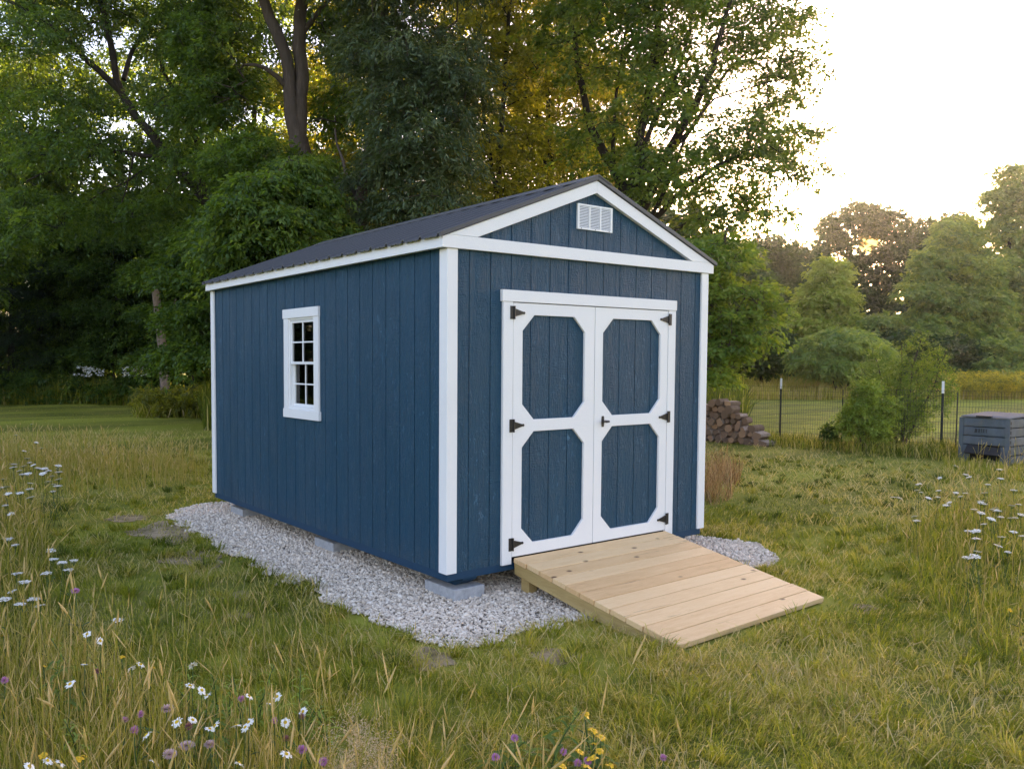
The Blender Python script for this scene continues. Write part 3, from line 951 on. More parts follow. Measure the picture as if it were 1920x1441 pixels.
def tree(name, label, cat, D, stems, lobes, natt, leaf=(.16, .075), K=80, R=.7, flat=.55, droop=.35, lm='leaf_mid', bk='bark', group=None,
         seed=1, base=.45, cvar=.3, shell=.6, spacing=.55, rtip=.007, gaps=.0, up_bias=.9, foot_u=None, ntw=5, hole=None):
    """stems: [[(u, v, dd), ...], r0, r1]; a first point with v None stands on the ground.
    lobes: (u, v, du, dv, dd, rd[, weight]): crown masses, sizes in photograph pixels at depth D + dd, rd metres deep."""
    rg = np.random.default_rng(seed)
    K, natt = int(K * (2.15 if D < 40 else 1.5)), int(natt * 1.28)
    if D < 40: leaf = (leaf[0] * .78, leaf[1] * .78)
    P3 = lambda u, v, dd: foot(u, D + dd, GZ) if v is None else at(u, v, D + dd)
    org = P3(*stems[0][0][0])
    nodes, par, fixed = [], [], []
    tv, tf, off = [], [], 0
    for pts, r0, r1 in stems:
        w = smooth_line([P3(*p) for p in pts])
        w = w + np.concatenate([[[0, 0, 0]], rg.normal(0, .02, (len(w) - 1, 3))])
        rad = r0 + (r1 - r0) * np.linspace(0, 1, len(w)) ** .85
        if pts[0][1] is None:
            rad = rad * (1 + .55 * np.exp(-np.arange(len(w)) * .9))
            w[0, 2] -= .06
        V, F = sweep(w, rad, 12, .05, rg)
        tv.append(V); tf.append(F + off); off += len(V)
        for i, p in enumerate(w):
            nodes.append(p); par.append(-1 if i == 0 else len(nodes) - 2); fixed.append(rad[i])
    # attractors spread through the crown lobes
    att = []
    wts = np.array([(l[6] if len(l) > 6 else 1) * l[2] * l[3] for l in lobes], float); wts /= wts.sum()
    tries = 0
    acc = np.zeros((0, 3))
    while len(acc) < natt and tries < natt * 12:
        tries += 1
        l = lobes[rg.choice(len(lobes), p=wts)]
        q = rg.normal(0, 1, 3); q /= np.linalg.norm(q); q *= rg.random() ** (1 / 3 * shell)
        dd = l[4] + q[2] * l[5]
        p = at(l[0] + q[0] * l[2], l[1] + q[1] * l[3], D + dd)
        if p[2] < GZ + .25: continue
        if hole is not None and any(((p - np.array(h[:3])) ** 2).sum() < h[3] ** 2 for h in hole): continue
        if len(acc) and np.min(((acc - p) ** 2).sum(1)) < (spacing * (1 if rg.random() < .8 else .5)) ** 2: continue
        acc = np.concatenate([acc, p[None]])
    nst = len(nodes)
    N = np.zeros((nst + len(acc) * 14, 3)); N[:nst] = nodes
    cnt = nst
    order = np.argsort([np.min(((N[:nst] - p) ** 2).sum(1)) for p in acc])
    tips, tdir = [], []
    for ai in order:
        p = acc[ai]
        dv = p - N[:cnt]
        dist = np.linalg.norm(dv, axis=1)
        cost = dist * (1 + .8 * np.clip(-dv[:, 2] / (dist + 1e-6) + .15, 0, 1))
        cost[0] += 1.5
        j = int(np.argmin(cost)); q = N[j]
        dj = dist[j]
        pd = N[j] - N[par[j]] if par[j] >= 0 else np.array([0, 0, 1.])
        pd = pd / (np.linalg.norm(pd) + 1e-9)
        c1 = q + (pd * .35 + (p - q) / (dj + 1e-9) * .5 + np.array([0, 0, .18])) * dj * .5
        ns = int(min(12, max(1, round(dj / .45))))
        last = j
        for s_ in range(1, ns + 1):
            t_ = s_ / ns
            x = q * (1 - t_) ** 2 + c1 * 2 * t_ * (1 - t_) + p * t_ * t_
            if s_ < ns: x = x + rg.normal(0, .03, 3)
            N[cnt] = x; par.append(last); fixed.append(0); last = cnt; cnt += 1
        tips.append(p)
        d_ = N[last] - N[par[last]]; d_[2] *= .5
        tdir.append(d_ / (np.linalg.norm(d_) + 1e-9))
    rad = np.full(cnt, rtip ** 2.4)
    kids = np.zeros(cnt)
    for i in range(cnt - 1, nst - 1, -1):
        if kids[i] > 0: rad[i] = kids[i]
        kids[par[i]] += rad[i]
    rad = rad ** (1 / 2.4)
    if cnt > nst:
        e = np.arange(nst, cnt); pe = np.array(par)[nst:cnt]
        rp = np.where(pe < nst, np.minimum(np.array(fixed)[np.minimum(pe, nst - 1)] * .8, rad[e] * 1.25), rad[pe])
        V, F = limb_tubes(N[pe], N[e], rp, rad[e])
        tv.append(V); tf.append(F + off); off += len(V)
    root = empty(name, org)
    tag(root, label, cat, group)
    mesh_np("trunk", np.concatenate(tv), np.concatenate(tf), M[bk], parent=root, origin=org, smooth=True)
    V, F, tint = spray_leaves(tips, tdir, K, R, leaf, flat, droop, rg, cvar, base, ntw, up_bias)
    mesh_np("crown", V, F, M[lm], tint, root, org)
    return root


TW = "tall trees of the wood behind the shed"
# --- right-hand tree: many rising stems, crown open against the sky
tree("broadleaf_tree", "tall many-stemmed tree behind the gable end, its open crown reaching out against the white sky", "tree", 19.5,
     [[[(1185, None, 0), (1180, 480, 0), (1195, 300, 0), (1225, 120, .3), (1250, -120, .6)], .20, .06],
      [[(1190, 420, 0), (1260, 270, -.4), (1325, 150, -.8), (1385, -60, -1)], .13, .03],
      [[(1192, 340, 0), (1290, 250, .5), (1360, 140, .6), (1440, 60, .8)], .09, .02],
      [[(1185, 380, 0), (1110, 240, .6), (1080, 90, .8), (1050, -120, 1)], .12, .03],
      [[(1192, 400, 0), (1215, 260, -.3), (1275, 120, -.4), (1310, -20, -.4)], .08, .02], [[(1188, 440, 0), (1150, 300, .3), (1160, 150, .4), (1180, 10, .4)], .07, .02], [[(1190, 460, 0), (1235, 380, -.6), (1310, 215, -.5), (1400, 165, -.4), (1470, 150, -.3)], .06, .012],
      [[(1188, 450, 0), (1290, 350, -.8), (1370, 300, -1.2), (1440, 270, -1.3)], .09, .02],
      [[(1188, 470, 0), (1290, 420, -.5), (1380, 395, -.9)], .07, .015]],
     [(1230, -120, 260, 150, .4, 3), (1130, 60, 130, 100, .5, 2.2), (1290, 40, 130, 90, -.2, 2.2), (1420, 60, 95, 75, .4, 1.6), (1470, 170, 65, 55, .2, 1.2, .8), (1250, 180, 95, 60, -.8, 1.6),
      (1400, 265, 100, 62, -.9, 1.5), (1460, 300, 60, 40, -.8, 1.0, .9), (1260, 320, 120, 55, -1.0, 1.6, 1.3), (1380, 370, 70, 42, -.8, 1.2), (1140, 260, 90, 60, .2, 1.8), (1340, 420, 70, 40, -.6, 1.2),
      (1490, 20, 40, 40, .3, .9, .6), (1512, 240, 30, 14, 0, .6, 1.0), (1508, 115, 28, 16, .2, .6, 1.0), (1500, 325, 30, 16, -.4, .6, 1.0), (1470, 385, 30, 12, -.5, .6, .8), (1420, 395, 46, 24, -.4, .7, .6)],
     520, (.16, .09), 44, .58, .6, .3, 'leaf_mid', 'bark_dark', TW, 3, .55, .34, .75, .42)
# --- low leafy tree at the right edge of the shed
tree("small_leafy_tree", "low bright green leafy tree at the right edge of the shed, spreading towards the woodpile", "tree", 16.0,
     [[[(1300, None, 0), (1304, 700, 0), (1330, 600, 0), (1350, 500, 0), (1362, 430, 0)], .09, .025],
      [[(1302, 730, 0), (1350, 640, -.3), (1395, 560, -.4)], .05, .015]],
     [(1345, 470, 70, 34, 0, 1.1), (1330, 530, 45, 40, .2, 1.0), (1400, 540, 62, 14, -.3, .7, 1.2), (1365, 590, 70, 16, -.2, .8, 1.2), (1430, 570, 34, 8, -.4, .4, 1.3), (1395, 628, 60, 12, -.3, .7, 1.2), (1350, 655, 50, 16, -.2, .8, 1.2), (1440, 598, 26, 7, -.4, .4, 1.0),
      (1340, 700, 34, 18, -.1, .7, 1.2), (1325, 610, 30, 60, .3, .9, .7)],
     205, (.13, .072), 32, .42, .30, .40, 'leaf_bright', 'bark', None, 4, .55, .42, .8, .26)
# --- slender trees behind the ridge
for i, (u, d, du, lb, sd_) in enumerate(((935, 24, 18, "slender dark-stemmed tree with two thin trunks rising above the left part of the ridge", 5), (1035, 26.5, -14, "slim tree with yellow backlit leaves rising just left of the gable peak", 6))):
    tree("slender_tree", lb, "tree", d,
         [[[(u, None, 0), (u - 2, 420, 0), (u + du * .3, 240, 0), (u + du, 60, 0), (u + du * 1.6, -120, 0)], .13, .04], [[(u - 2, 380, 0), (u - 30, 200, .4), (u - 48, 60, .6), (u - 60, -60, .6)], .08, .02]],
         [(u, -90, 120, 110, 0, 2.0), (u - 30, 60, 90, 80, .3, 1.8), (u + 50, 120, 80, 70, -.2, 1.8), (u, 260, 110, 60, .2, 1.8), (u - 10, 350, 110, 45, 0, 1.6), (u + 20, 420, 100, 40, 0, 1.5)],
         270, (.17, .09), 50, .60, .6, .3, 'leaf_olive', 'bark_dark', TW, sd_, .55, .3, .8, .5)
# --- tree with hanging grey-green sprays in the middle
tree("ash_tree", "tall tree with hanging grey-green sprays in the middle of the wood behind the roof", "tree", 18.5,
     [[[(676, None, 0), (676, 430, 0), (690, 280, 0), (705, 150, 0), (730, -60, 0)], .21, .07], [[(680, 400, 0), (650, 330, .3), (628, 240, .5)], .06, .02],
      [[(700, 180, 0), (790, 90, -.5), (860, 40, -.6)], .08, .02], [[(690, 300, 0), (760, 240, -.6), (830, 210, -.8)], .07, .02]],
     [(760, -110, 210, 110, 0, 2.6), (740, 80, 110, 70, -.3, 2.0), (830, 110, 80, 70, -.5, 1.6), (735, 160, 66, 50, -.8, 1.2), (790, 230, 95, 60, -1.0, 1.5, 1.3), (740, 300, 70, 40, -.6, 1.2), (830, 300, 60, 45, -.8, 1.2),
      (800, 370, 85, 40, -.8, 1.2, 1.2), (690, 360, 60, 40, .2, 1.2), (880, 190, 40, 50, -.4, 1.0, .8), (690, 50, 40, 70, .8, 1.2)],
     430, (.19, .055), 66, .62, .45, .75, 'leaf_blue', 'bark', TW, 8, .5, .34, .8, .46, ntw=6)
# --- twin-trunk tree
tree("twin_trunk_tree", "tall tree whose trunk forks into two thick grey stems high above the roof", "tree", 21.5,
     [[[(573, None, 0), (574, 430, 0), (570, 330, 0), (558, 262, 0)], .27, .25], [[(562, 275, 0), (545, 190, 0), (535, 110, 0), (505, 30, 0), (470, -80, 0)], .20, .12],
      [[(560, 275, 0), (565, 180, .1), (563, 90, .1), (568, 0, .1), (600, -140, .1)], .20, .13], [[(540, 165, 0), (500, 130, -.3), (460, 120, -.5)], .08, .03], [[(568, 60, .1), (600, 15, .1), (650, -40, 0)], .08, .03]],
     [(520, -140, 220, 90, 0, 2.6), (400, 60, 80, 60, .6, 1.5), (410, 170, 70, 60, .5, 1.4), (640, 40, 60, 60, 1.6, 1.4), (470, 300, 90, 50, -1.5, 1.4), (600, 330, 80, 45, -.8, 1.4), (520, 390, 110, 45, -1.4, 1.5, 1.3), (640, 200, 50, 60, 1.6, 1.2, .7)],
     400, (.17, .085), 64, .66, .55, .5, 'leaf_mid', 'bark', TW, 9, .45, .32, .8, .5)
# --- big leaning tree on the left
tree("leaning_tree", "big dark tree at the left with a leaning trunk and long crooked limbs", "tree", 24.0,
     [[[(452, None, 0), (440, 520, 0), (400, 400, 0), (335, 315, 0), (275, 240, 0), (228, 175, 0), (212, 100, 0), (190, 10, 0), (160, -120, 0)], .22, .06],
      [[(225, 170, 0), (165, 115, -.5), (110, 60, -.8), (40, 15, -1), (-60, -30, -1)], .10, .03], [[(330, 310, 0), (270, 292, -.5), (200, 284, -.8), (130, 310, -1), (50, 335, -1.2)], .08, .02],
      [[(232, 150, 0), (255, 80, .5), (300, 20, .8), (330, -60, 1)], .08, .03], [[(385, 385, 0), (370, 270, .5), (345, 200, .6), (310, 140, .7), (290, 60, .8)], .12, .04],
      [[(250, 290, -.6), (235, 360, -.9), (215, 420, -1)], .035, .012], [[(300, 300, -.3), (200, 360, -1), (120, 400, -1.2)], .035, .012]],
     [(150, -130, 280, 110, 0, 3), (380, 20, 90, 60, -.8, 1.8), (400, 120, 80, 55, -1.2, 1.5), (330, 60, 60, 50, .4, 1.5), (110, 180, 70, 40, -1.2, 1.5, .6), (110, 255, 110, 45, -1.6, 1.6, 1.3), (60, 60, 90, 60, -1.0, 2, .9), (180, 20, 90, 50, .8, 1.8, .8),
      (250, 380, 110, 40, -.5, 1.6, .8), (60, 400, 90, 50, -1.2, 1.6), (330, 190, 70, 45, -1.0, 1.4, .8), (20, 160, 50, 60, -.8, 1.4, .6), (200, 200, 60, 30, .8, 1.2, .7), (360, 300, 70, 40, -1.2, 1.2, .9), (520, 60, 50, 60, 2.5, 1.2, .7)],
     600, (.18, .08), 56, .72, .5, .6, 'leaf_mid', 'bark_dark', TW, 10, .42, .32, .8, .5)
# --- more of the same wood behind these
for i, (u, d, lm, sd_, v0, lb) in enumerate(((70, 39, 'leaf_mid', 21, 90, "tree in the second row of the wood, behind the leaning limbs at the left edge"), (300, 40, 'leaf_mid', 22, 150, "background tree filling the gap between the leaning tree and the twin trunks"),
                              (480, 36, 'leaf_mid', 23, 70, "background tree with sunlit leaves behind the twin grey stems"), (640, 33, 'leaf_olive', 24, 110, "background tree seen between the twin stems and the hanging grey-green sprays"),
                              (860, 34, 'leaf_olive', 25, 120, "background tree behind the left end of the ridge, leaves glowing yellow"), (1100, 33, 'leaf_olive', 26, 150, "background tree directly behind the gable peak"),
                              (-110, 32, 'leaf_mid', 27, 60, "tall tree beyond the left edge of the wood's front row"))):
    tree("woodland_tree", lb, "tree", d,
         [[[(u, None, 0), (u + 4, 480, 0), (u - 6, 280, 0), (u + 6, 60, 0), (u, -60, 0)], .22, .06]],
         [(u, -60, 110, 120, 0, 2.4, .45), (u - 50, 140, 90, 70, 0, 2.2, .55), (u + 60, 170, 90, 70, .3, 2.2, .6), (u, 290, 120, 60, -.2, 2.2), (u - 30, 400, 120, 55, -.4, 2), (u + 50, 460, 110, 50, -.3, 2), (u, 540, 110, 40, -.5, 1.6)],
         310, (.25, .135), 62, 1.0, .6, .4, lm, 'bark_dark', TW, sd_, .5, .34, .8, .75)
# --- understorey at the wood's edge
tree("understorey_tree", "bright green young tree just behind the rear roof corner of the shed", "tree", 17.0,
     [[[(560, None, 0), (552, 560, 0), (535, 440, 0), (520, 380, 0)], .08, .02], [[(555, 600, 0), (500, 480, -.3), (470, 410, -.4)], .05, .015]],
     [(500, 330, 60, 9, -.6, .7), (575, 352, 46, 8, .2, .7), (455, 372, 46, 8, -.8, .7), (520, 392, 70, 9, -.5, .8), (600, 398, 40, 8, .2, .6), (430, 415, 44, 8, -.7, .6), (485, 432, 64, 9, -.5, .8), (560, 445, 60, 9, -.2, .7), (425, 462, 50, 8, -.5, .6), (500, 480, 70, 9, -.2, .7), (440, 505, 50, 9, -.2, .7), (560, 300, 36, 8, .3, .6), (630, 430, 44, 8, .4, .6)],
     270, (.17, .07), 46, .50, .22, .85, 'leaf_mid', 'bark', None, 12, .55, .5, .8, .30)
for i, (u, d, sd_, sc_, lb) in enumerate(((362, 33, 31, 1.0, "layered green sapling beside the pale broken trunk"), (215, 36, 32, 1.0, "wide green sapling left of the pale broken trunk, branches in flat layers"), (410, 22, 33, .9, "dark bushy sapling close behind the shed's rear corner"),
                                       (135, 37, 34, 1.0, "green sapling between the pine and the wide layered sapling"), (290, 37.5, 35, 1.0, "dark sapling in the gap behind the pale broken trunk"))):
    tree("woodland_sapling", lb, "sapling", d,
         [[[(u, None, 0), (u - 5, 640, 0), (u + 4, 540, 0), (u - 4, 450, 0)], .07, .02]],
         [(u, 440, 70, 30, 0, 1.3), (u - 50, 500, 70, 22, 0, 1.3), (u + 40, 530, 70, 24, 0, 1.3), (u - 20, 580, 85, 22, -.2, 1.4), (u + 30, 625, 80, 20, -.2, 1.3), (u - 40, 660, 75, 18, -.2, 1.2)],
         250, (.19, .095), 60, .84, .3, .5, 'leaf_mid', 'bark_dark', "saplings along the wood's edge", sd_, .45, .32, .8, .5)
# white pine, flat shelves of needles
tree("pine_tree", "dark pine at the left edge with drooping flat shelves of needles above the weeds", "pine", 37.0,
     [[[(20, None, 0), (22, 600, 0), (18, 480, 0), (20, 380, 0)], .16, .06]],
     [(20, 420, 100, 24, 0, 2.2), (70, 500, 90, 14, -.4, 1.8), (-20, 545, 110, 13, -.4, 2.0), (75, 590, 90, 13, -.5, 1.8), (10, 630, 110, 12, -.6, 2.0), (80, 665, 80, 11, -.6, 1.6), (-10, 695, 90, 8, -.6, 1.6), (-110, 600, 60, 60, 0, 2)],
     330, (.20, .022), 130, .85, .22, .35, 'leaf_dark', 'bark_dark', None, 13, .45, .3, .85, .5, ntw=8)
# dead pale trunk, leaning, its top snapped off
base_ = foot(311, 27.5)
mb_pts = smooth_line([base_ - np.array([0, 0, .1]), at(308, 690, 27.5), at(303, 640, 27.5), at(297, 590, 27.5), at(291, 546, 27.5)], .25)
V, F = sweep(mb_pts, np.linspace(.17, .115, len(mb_pts)), 14, .06)
mbt = MB(); mbt.add(V, F); mbt.add(list(V[-14:]) + [mb_pts[-1] + np.array([.03, 0, .16])], [(i, (i + 1) % 14, 14) for i in range(14)])
dt = empty("dead_trunk", base_)
tag(dt, "pale leaning dead trunk with a snapped-off top among the saplings at the left", "dead tree")
mbt.build("trunk", M['bark_pale'], dt, base_, True)
V, F = sweep(smooth_line([at(299, 612, 27.5), at(318, 590, 27.3), at(330, 560, 27.2)], .2), np.linspace(.04, .012, len(smooth_line([at(299, 612, 27.5), at(318, 590, 27.3), at(330, 560, 27.2)], .2))), 8)
mbt = MB(); mbt.add(V, F); mbt.build("broken_branch", M['bark_pale'], dt, base_, True)

# --- far side of the field, right
FT = "trees along the far side of the field"
SUNP = at(1628, 455, 74)
tree("far_tree", "pale yellow-green conical tree standing alone in front of the dark far treeline", "tree", 50.0,
     [[[(1552, None, 0), (1552, 640, 0), (1551, 560, 0), (1552, 490, 0)], .20, .04]],
     [(1556, 515, 34, 34, 0, 1.2), (1552, 560, 55, 36, 0, 1.8), (1548, 610, 68, 36, 0, 2.2), (1552, 655, 74, 28, 0, 2.3)], 330, (.26, .15), 48, .62, .6, .3, 'leaf_pale', 'bark', FT, 41, .6, .28, .75, .5)
tree("sumac_shrub", "rounded mid-green shrub with feathery drooping leaves below the conical tree", "shrub", 41.0,
     [[[(1575, None, 0), (1575, 680, 0), (1580, 640, 0)], .08, .03], [[(1575, None, 0), (1545, 670, 0), (1525, 645, 0)], .06, .02], [[(1578, None, 0), (1620, 670, 0), (1640, 650, 0)], .06, .02]],
     [(1580, 640, 70, 26, 0, 1.9), (1530, 665, 46, 24, -.2, 1.5), (1630, 660, 42, 24, 0, 1.5), (1580, 680, 85, 22, -.3, 1.9)], 250, (.34, .07), 66, .55, .3, .7, 'leaf_far', 'bark', None, 42, .6, .26, .7, .42, ntw=7)
tree("far_tree", "dark lacy tree on the skyline with the low sun shining through its crown", "tree", 78.0,
     [[[(1612, None, 0), (1604, 600, 0), (1598, 520, 0), (1596, 430, 0)], .3, .05], [[(1602, 560, 0), (1570, 480, 0), (1555, 430, 0)], .12, .04], [[(1604, 570, 0), (1655, 490, 0), (1675, 430, 0)], .12, .04]],
     [(1620, 405, 50, 26, 0, 2.6), (1628, 430, 40, 16, 0, 2), (1590, 455, 28, 26, 0, 2), (1662, 462, 26, 28, 0, 2), (1628, 490, 50, 18, 0, 2.2), (1570, 425, 36, 26, 0, 2.2), (1672, 420, 40, 28, 0, 2.2), (1545, 470, 26, 22, 0, 1.6), (1690, 470, 38, 28, 0, 2), (1580, 500, 40, 18, 0, 2), (1670, 520, 45, 25, 0, 2.2), (1610, 560, 80, 60, 1, 3), (1600, 640, 90, 50, 0, 3)],
     600, (.34, .20), 50, .74, .7, .2, 'leaf_fardark', 'bark_dark', FT, 43, .5, .3, .85, .85, hole=[(*at(1628, 455, d_), 1.0) for d_ in (75, 76, 77, 78, 79, 80, 81)])
for i, (u, v, w, d, lm, sd_, lb) in enumerate((
        (1440, 440, 62, 66, 'leaf_fardark', 51, "olive far tree just right of the many-stemmed tree, hazy top below the white sky"), (1500, 452, 48, 70, 'leaf_fardark', 52, "dark far tree on the skyline left of the sunlit gap"),
        (1745, 408, 52, 74, 'leaf_fardark', 53, "dark rounded far tree just right of the sun"), (1795, 400, 45, 72, 'leaf_fardark', 54, "dark far tree on the skyline between the sun and the tall right-hand tree"),
        (1390, 470, 50, 58, 'leaf_fardark', 55, "dark far tree seen through the low branches beside the shed"), (2010, 380, 70, 66, 'leaf_fardark', 58, "far tree beyond the right edge"))):
    tree("far_tree", lb, "tree", d, [[[(u, None, 0), (u, 600, 0), (u + 3, v + 60, 0), (u, v + 15, 0)], .3, .06]],
         [(u, v + 22, w * .55, 22, 0, 2), (u - w * .4, v + 55, w * .55, 26, 0, 2.2), (u + w * .45, v + 60, w * .55, 28, 0, 2.2), (u, v + 110, w, 40, 0, 2.8), (u, v + 180, w * 1.1, 45, 0, 2.8), (u, v + 235, w * 1.1, 28, 0, 2.6)],
         300, (.36, .21), 44, .95, .65, .25, lm, 'bark_dark', FT, sd_, .45, .3, .8, .8)
tree("far_tree", "broad soft green tree at the right, its leafy tiers lit from above", "tree", 50.0,
     [[[(1775, None, 0), (1775, 640, 0), (1780, 540, 0), (1778, 430, 0)], .25, .06]],
     [(1800, 440, 45, 36, 0, 1.6), (1760, 490, 50, 30, -.4, 1.8), (1830, 500, 50, 34, -.2, 1.8), (1735, 545, 48, 26, -.8, 1.6), (1790, 555, 66, 30, -.8, 1.8), (1850, 570, 50, 34, -.3, 1.8), (1745, 600, 60, 26, -.6, 1.8), (1820, 620, 70, 30, -.4, 1.9)],
     430, (.28, .15), 48, .66, .45, .4, 'leaf_far', 'bark', FT, 56, .55, .34, .8, .5)
tree("far_tree", "tallest far tree at the right edge, open upper crown against the sky", "tree", 52.0,
     [[[(1895, None, 0), (1895, 600, 0), (1892, 450, 0), (1895, 340, 0)], .28, .05]],
     [(1900, 335, 24, 30, 0, 1.0), (1880, 375, 36, 24, 0, 1.3), (1925, 370, 36, 36, 0, 1.5), (1900, 430, 50, 36, 0, 1.6), (1890, 500, 60, 44, -.5, 1.9), (1930, 560, 60, 50, -.4, 1.9), (1885, 620, 60, 36, -.5, 1.8)],
     380, (.28, .15), 48, .66, .55, .3, 'leaf_far', 'bark_dark', FT, 57, .5, .34, .8, .52)
# low dark shrubs under the far trees
lowlab = ["low dark shrub at the foot of the broad soft green tree", "dusky rounded shrub above the goldenrod strip", "low grey-green shrub at the far right behind the compost bin", "dark shrub between the feathery shrub and the far field",
          "dark thicket shrub just right of the shed, under the far trees", "grey-green shrub right of the feathery shrub"]
for i, (u, v, w, d, lm) in enumerate(((1700, 640, 60, 47, 'leaf_fardark'), (1800, 650, 62, 46, 'leaf_fardark'), (1890, 655, 60, 45, 'leaf_far'), (1650, 610, 50, 49, 'leaf_far'), (1430, 630, 60, 48, 'leaf_fardark'), (1745, 625, 50, 48, 'leaf_far'))):
    tree("field_shrub", lowlab[i], "shrub", d, [[[(u, None, 0), (u - 4, 685, 0), (u, v + 10, 0)], .10, .03]],
         [(u, v, w * .8, 20, 0, 1.8), (u - w * .4, v + 25, w * .6, 20, -.3, 1.7), (u + w * .4, v + 28, w * .6, 22, -.2, 1.7), (u, v + 45, w, 20, -.5, 1.8)],
         170, (.26, .14), 46, .6, .55, .3, lm, 'bark_dark', "low shrubs in front of the far trees", 60 + i, .42, .3, .8, .5)

# wood that reads as one dark mass behind everything
rg = np.random.default_rng(77)
tp = []
for _ in range(3000):
    u = rg.uniform(-420, 1330)
    d = rg.uniform(42, 53)
    z = rg.uniform(.2, 12.5) * (.75 + .4 * vnoise(np.array([u / 160.0]), np.array([3.0]), 1.0, 4)[0])
    p = at(u, 700, d); p[2] = GZ + z
    tp.append(p)
for _ in range(650):
    u = rg.uniform(1330, 2300)
    d = rg.uniform(84, 95)
    z = rg.uniform(.2, 13.0) * (.55 + .5 * vnoise(np.array([u / 90.0]), np.array([8.0]), 1.0, 4)[0])
    p = at(u, 700, d); p[2] = GZ + z
    if np.linalg.norm(p - at(1628, 455, depth_of(p))) > 2.6: tp.append(p)
for _ in range(1500):                                            # the wood goes on unseen to the left, added for dark window reflections
    az, d = math.radians(rg.uniform(-75, 1)), rg.uniform(36, 50)
    tp.append(np.array([CAM[0] + d * math.sin(az), CAM[1] + d * math.cos(az), GZ + rg.uniform(.2, 7.0)]))
tp = np.array(tp); dr_ = rg.normal(0, 1, tp.shape)
V, F, tint = spray_leaves(tp, dr_, 56, 1.25, (.42, .26), .9, .3, rg, .3, .4)
tag(mesh_np("far_wood", V, F, M['leaf_fardark'], tint, origin=tuple(at(700, 700, 45))), kind='stuff', label="dark mass of woodland closing the view behind the separate trees", cat="wood")

# ------------------------------------------------------------------ grass
def blades(P, h, ang, lean, w, tint, face, rg, name, label, cat, mat=None):
    n = len(P)
    d = np.stack([np.cos(ang), np.sin(ang), np.zeros(n)], 1)
    s = np.stack([-np.sin(face), np.cos(face), np.zeros(n)], 1)
    hh, ll, ww = h[:, None], lean[:, None], w[:, None]
    up = np.array([[0, 0, 1.]])
    p0, p1 = P - s * ww / 2, P + s * ww / 2
    mid = P + d * ll * hh * .38 + up * hh * (.62 - .12 * ll)
    m0, m1 = mid - s * ww * .42, mid + s * ww * .42
    tip = P + d * ll * hh * (.95 + .2 * ll) + up * hh * np.clip(1 - .55 * ll ** 1.6, .12, 1)
    V = np.stack([p0, p1, m0, m1, tip], 1).reshape(-1, 3)
    b = (np.arange(n) * 5)[:, None]
    F = np.concatenate([b + np.array([[0, 1, 2]]), b + np.array([[1, 3, 2]]), b + np.array([[2, 3, 4]])], 1).reshape(-1, 3)
    return tag(mesh_np(name, V, F, mat or M['grass'], np.repeat(tint, 5)), kind='stuff', label=label, cat=cat)


rg = np.random.default_rng(5)
MEADOW = px_poly([(-900, 900), (-60, 925), (60, 960), (95, 1040), (60, 1130), (130, 1240), (240, 1320), (380, 1370), (560, 1440), (700, 1500), (860, 1560), (1000, 1600), (1180, 1640), (1400, 1800), (700, 2600), (-900, 2600)])
RIGHTM = px_poly([(1690, 1010), (1740, 975), (1800, 958), (1925, 950), (2600, 930), (3200, 1400), (2000, 1290), (1860, 1240), (1760, 1160), (1700, 1080)])
TAN = px_poly([(-600, 848), (0, 850), (60, 852), (180, 856), (300, 868), (388, 885), (392, 905), (300, 920), (150, 935), (60, 930), (-600, 925)])
TUFT = px_poly([(1318, 880), (1360, 880), (1390, 900), (1380, 930), (1340, 952), (1312, 940)])

r0, r1 = 2.2, 44.0
N = 620000
q = rg.random(N)
e = .36                                                       # density falls with distance from the viewpoint
rr = (r0 ** e + q * (r1 ** e - r0 ** e)) ** (1 / e)
th = rg.uniform(-.80, .98, N) + YAW
X, Y = CAM[0] + rr * np.sin(th), CAM[1] + rr * np.cos(th)
fx, fy = X + (vnoise(X + 40, Y + 40, .2, 1) - .5) * .40, Y + (vnoise(X + 80, Y + 40, .2, 2) - .5) * .40
keep = ~inside(fx, fy, edge) & ~inside(X, Y, SHED_FOOT) & ~inside(X, Y, RAMP_FOOT)
for sp in SOIL:
    keep &= ~(inside(fx, fy, sp) & (rg.random(N) < .62))
n_a, n_b, n_c = vnoise(X + 60, Y + 60, .9, 11), vnoise(X + 60, Y + 60, .28, 12), vnoise(X + 60, Y + 60, 3.2, 13)
keep &= (rg.random(N) < np.where(rr > 16.5, .22, 1))
keep &= rg.random(N) < np.clip(-.12 + 1.5 * n_b + n_a * .45, .06, 1)
X, Y, rr, th, n_a, n_b, n_c = (a[keep] for a in (X, Y, rr, th, n_a, n_b, n_c))
N = len(X)
dry = np.clip((vnoise(X + 20, Y + 90, 1.3, 21) * .6 + vnoise(X + 20, Y + 90, .4, 22) * .4 - .40) * 3.0, 0, 1)
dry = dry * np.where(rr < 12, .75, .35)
lush = np.clip((vnoise(X + 120, Y + 30, 1.0, 23) - .5) * 3, 0, 1)
h = (.042 + .060 * n_b * n_a + .035 * lush * n_b) * rg.uniform(.6, 1.35, N)
h *= np.clip(1.15 - rr / 45, .55, 1.1) * np.where(rr > 10.5, .5, .85) * (.55 + .9 * vnoise(X + 14, Y + 77, .6, 17))
field_dir = vnoise(X + 30, Y + 30, 1.1, 31) * 9.0
lean = np.clip(.45 + .45 * vnoise(X + 70, Y + 10, .5, 32) + rg.normal(0, .22, N), .05, 1.15)
w = .0030 * (1 + rr / 6.5) * rg.uniform(.7, 1.3, N)
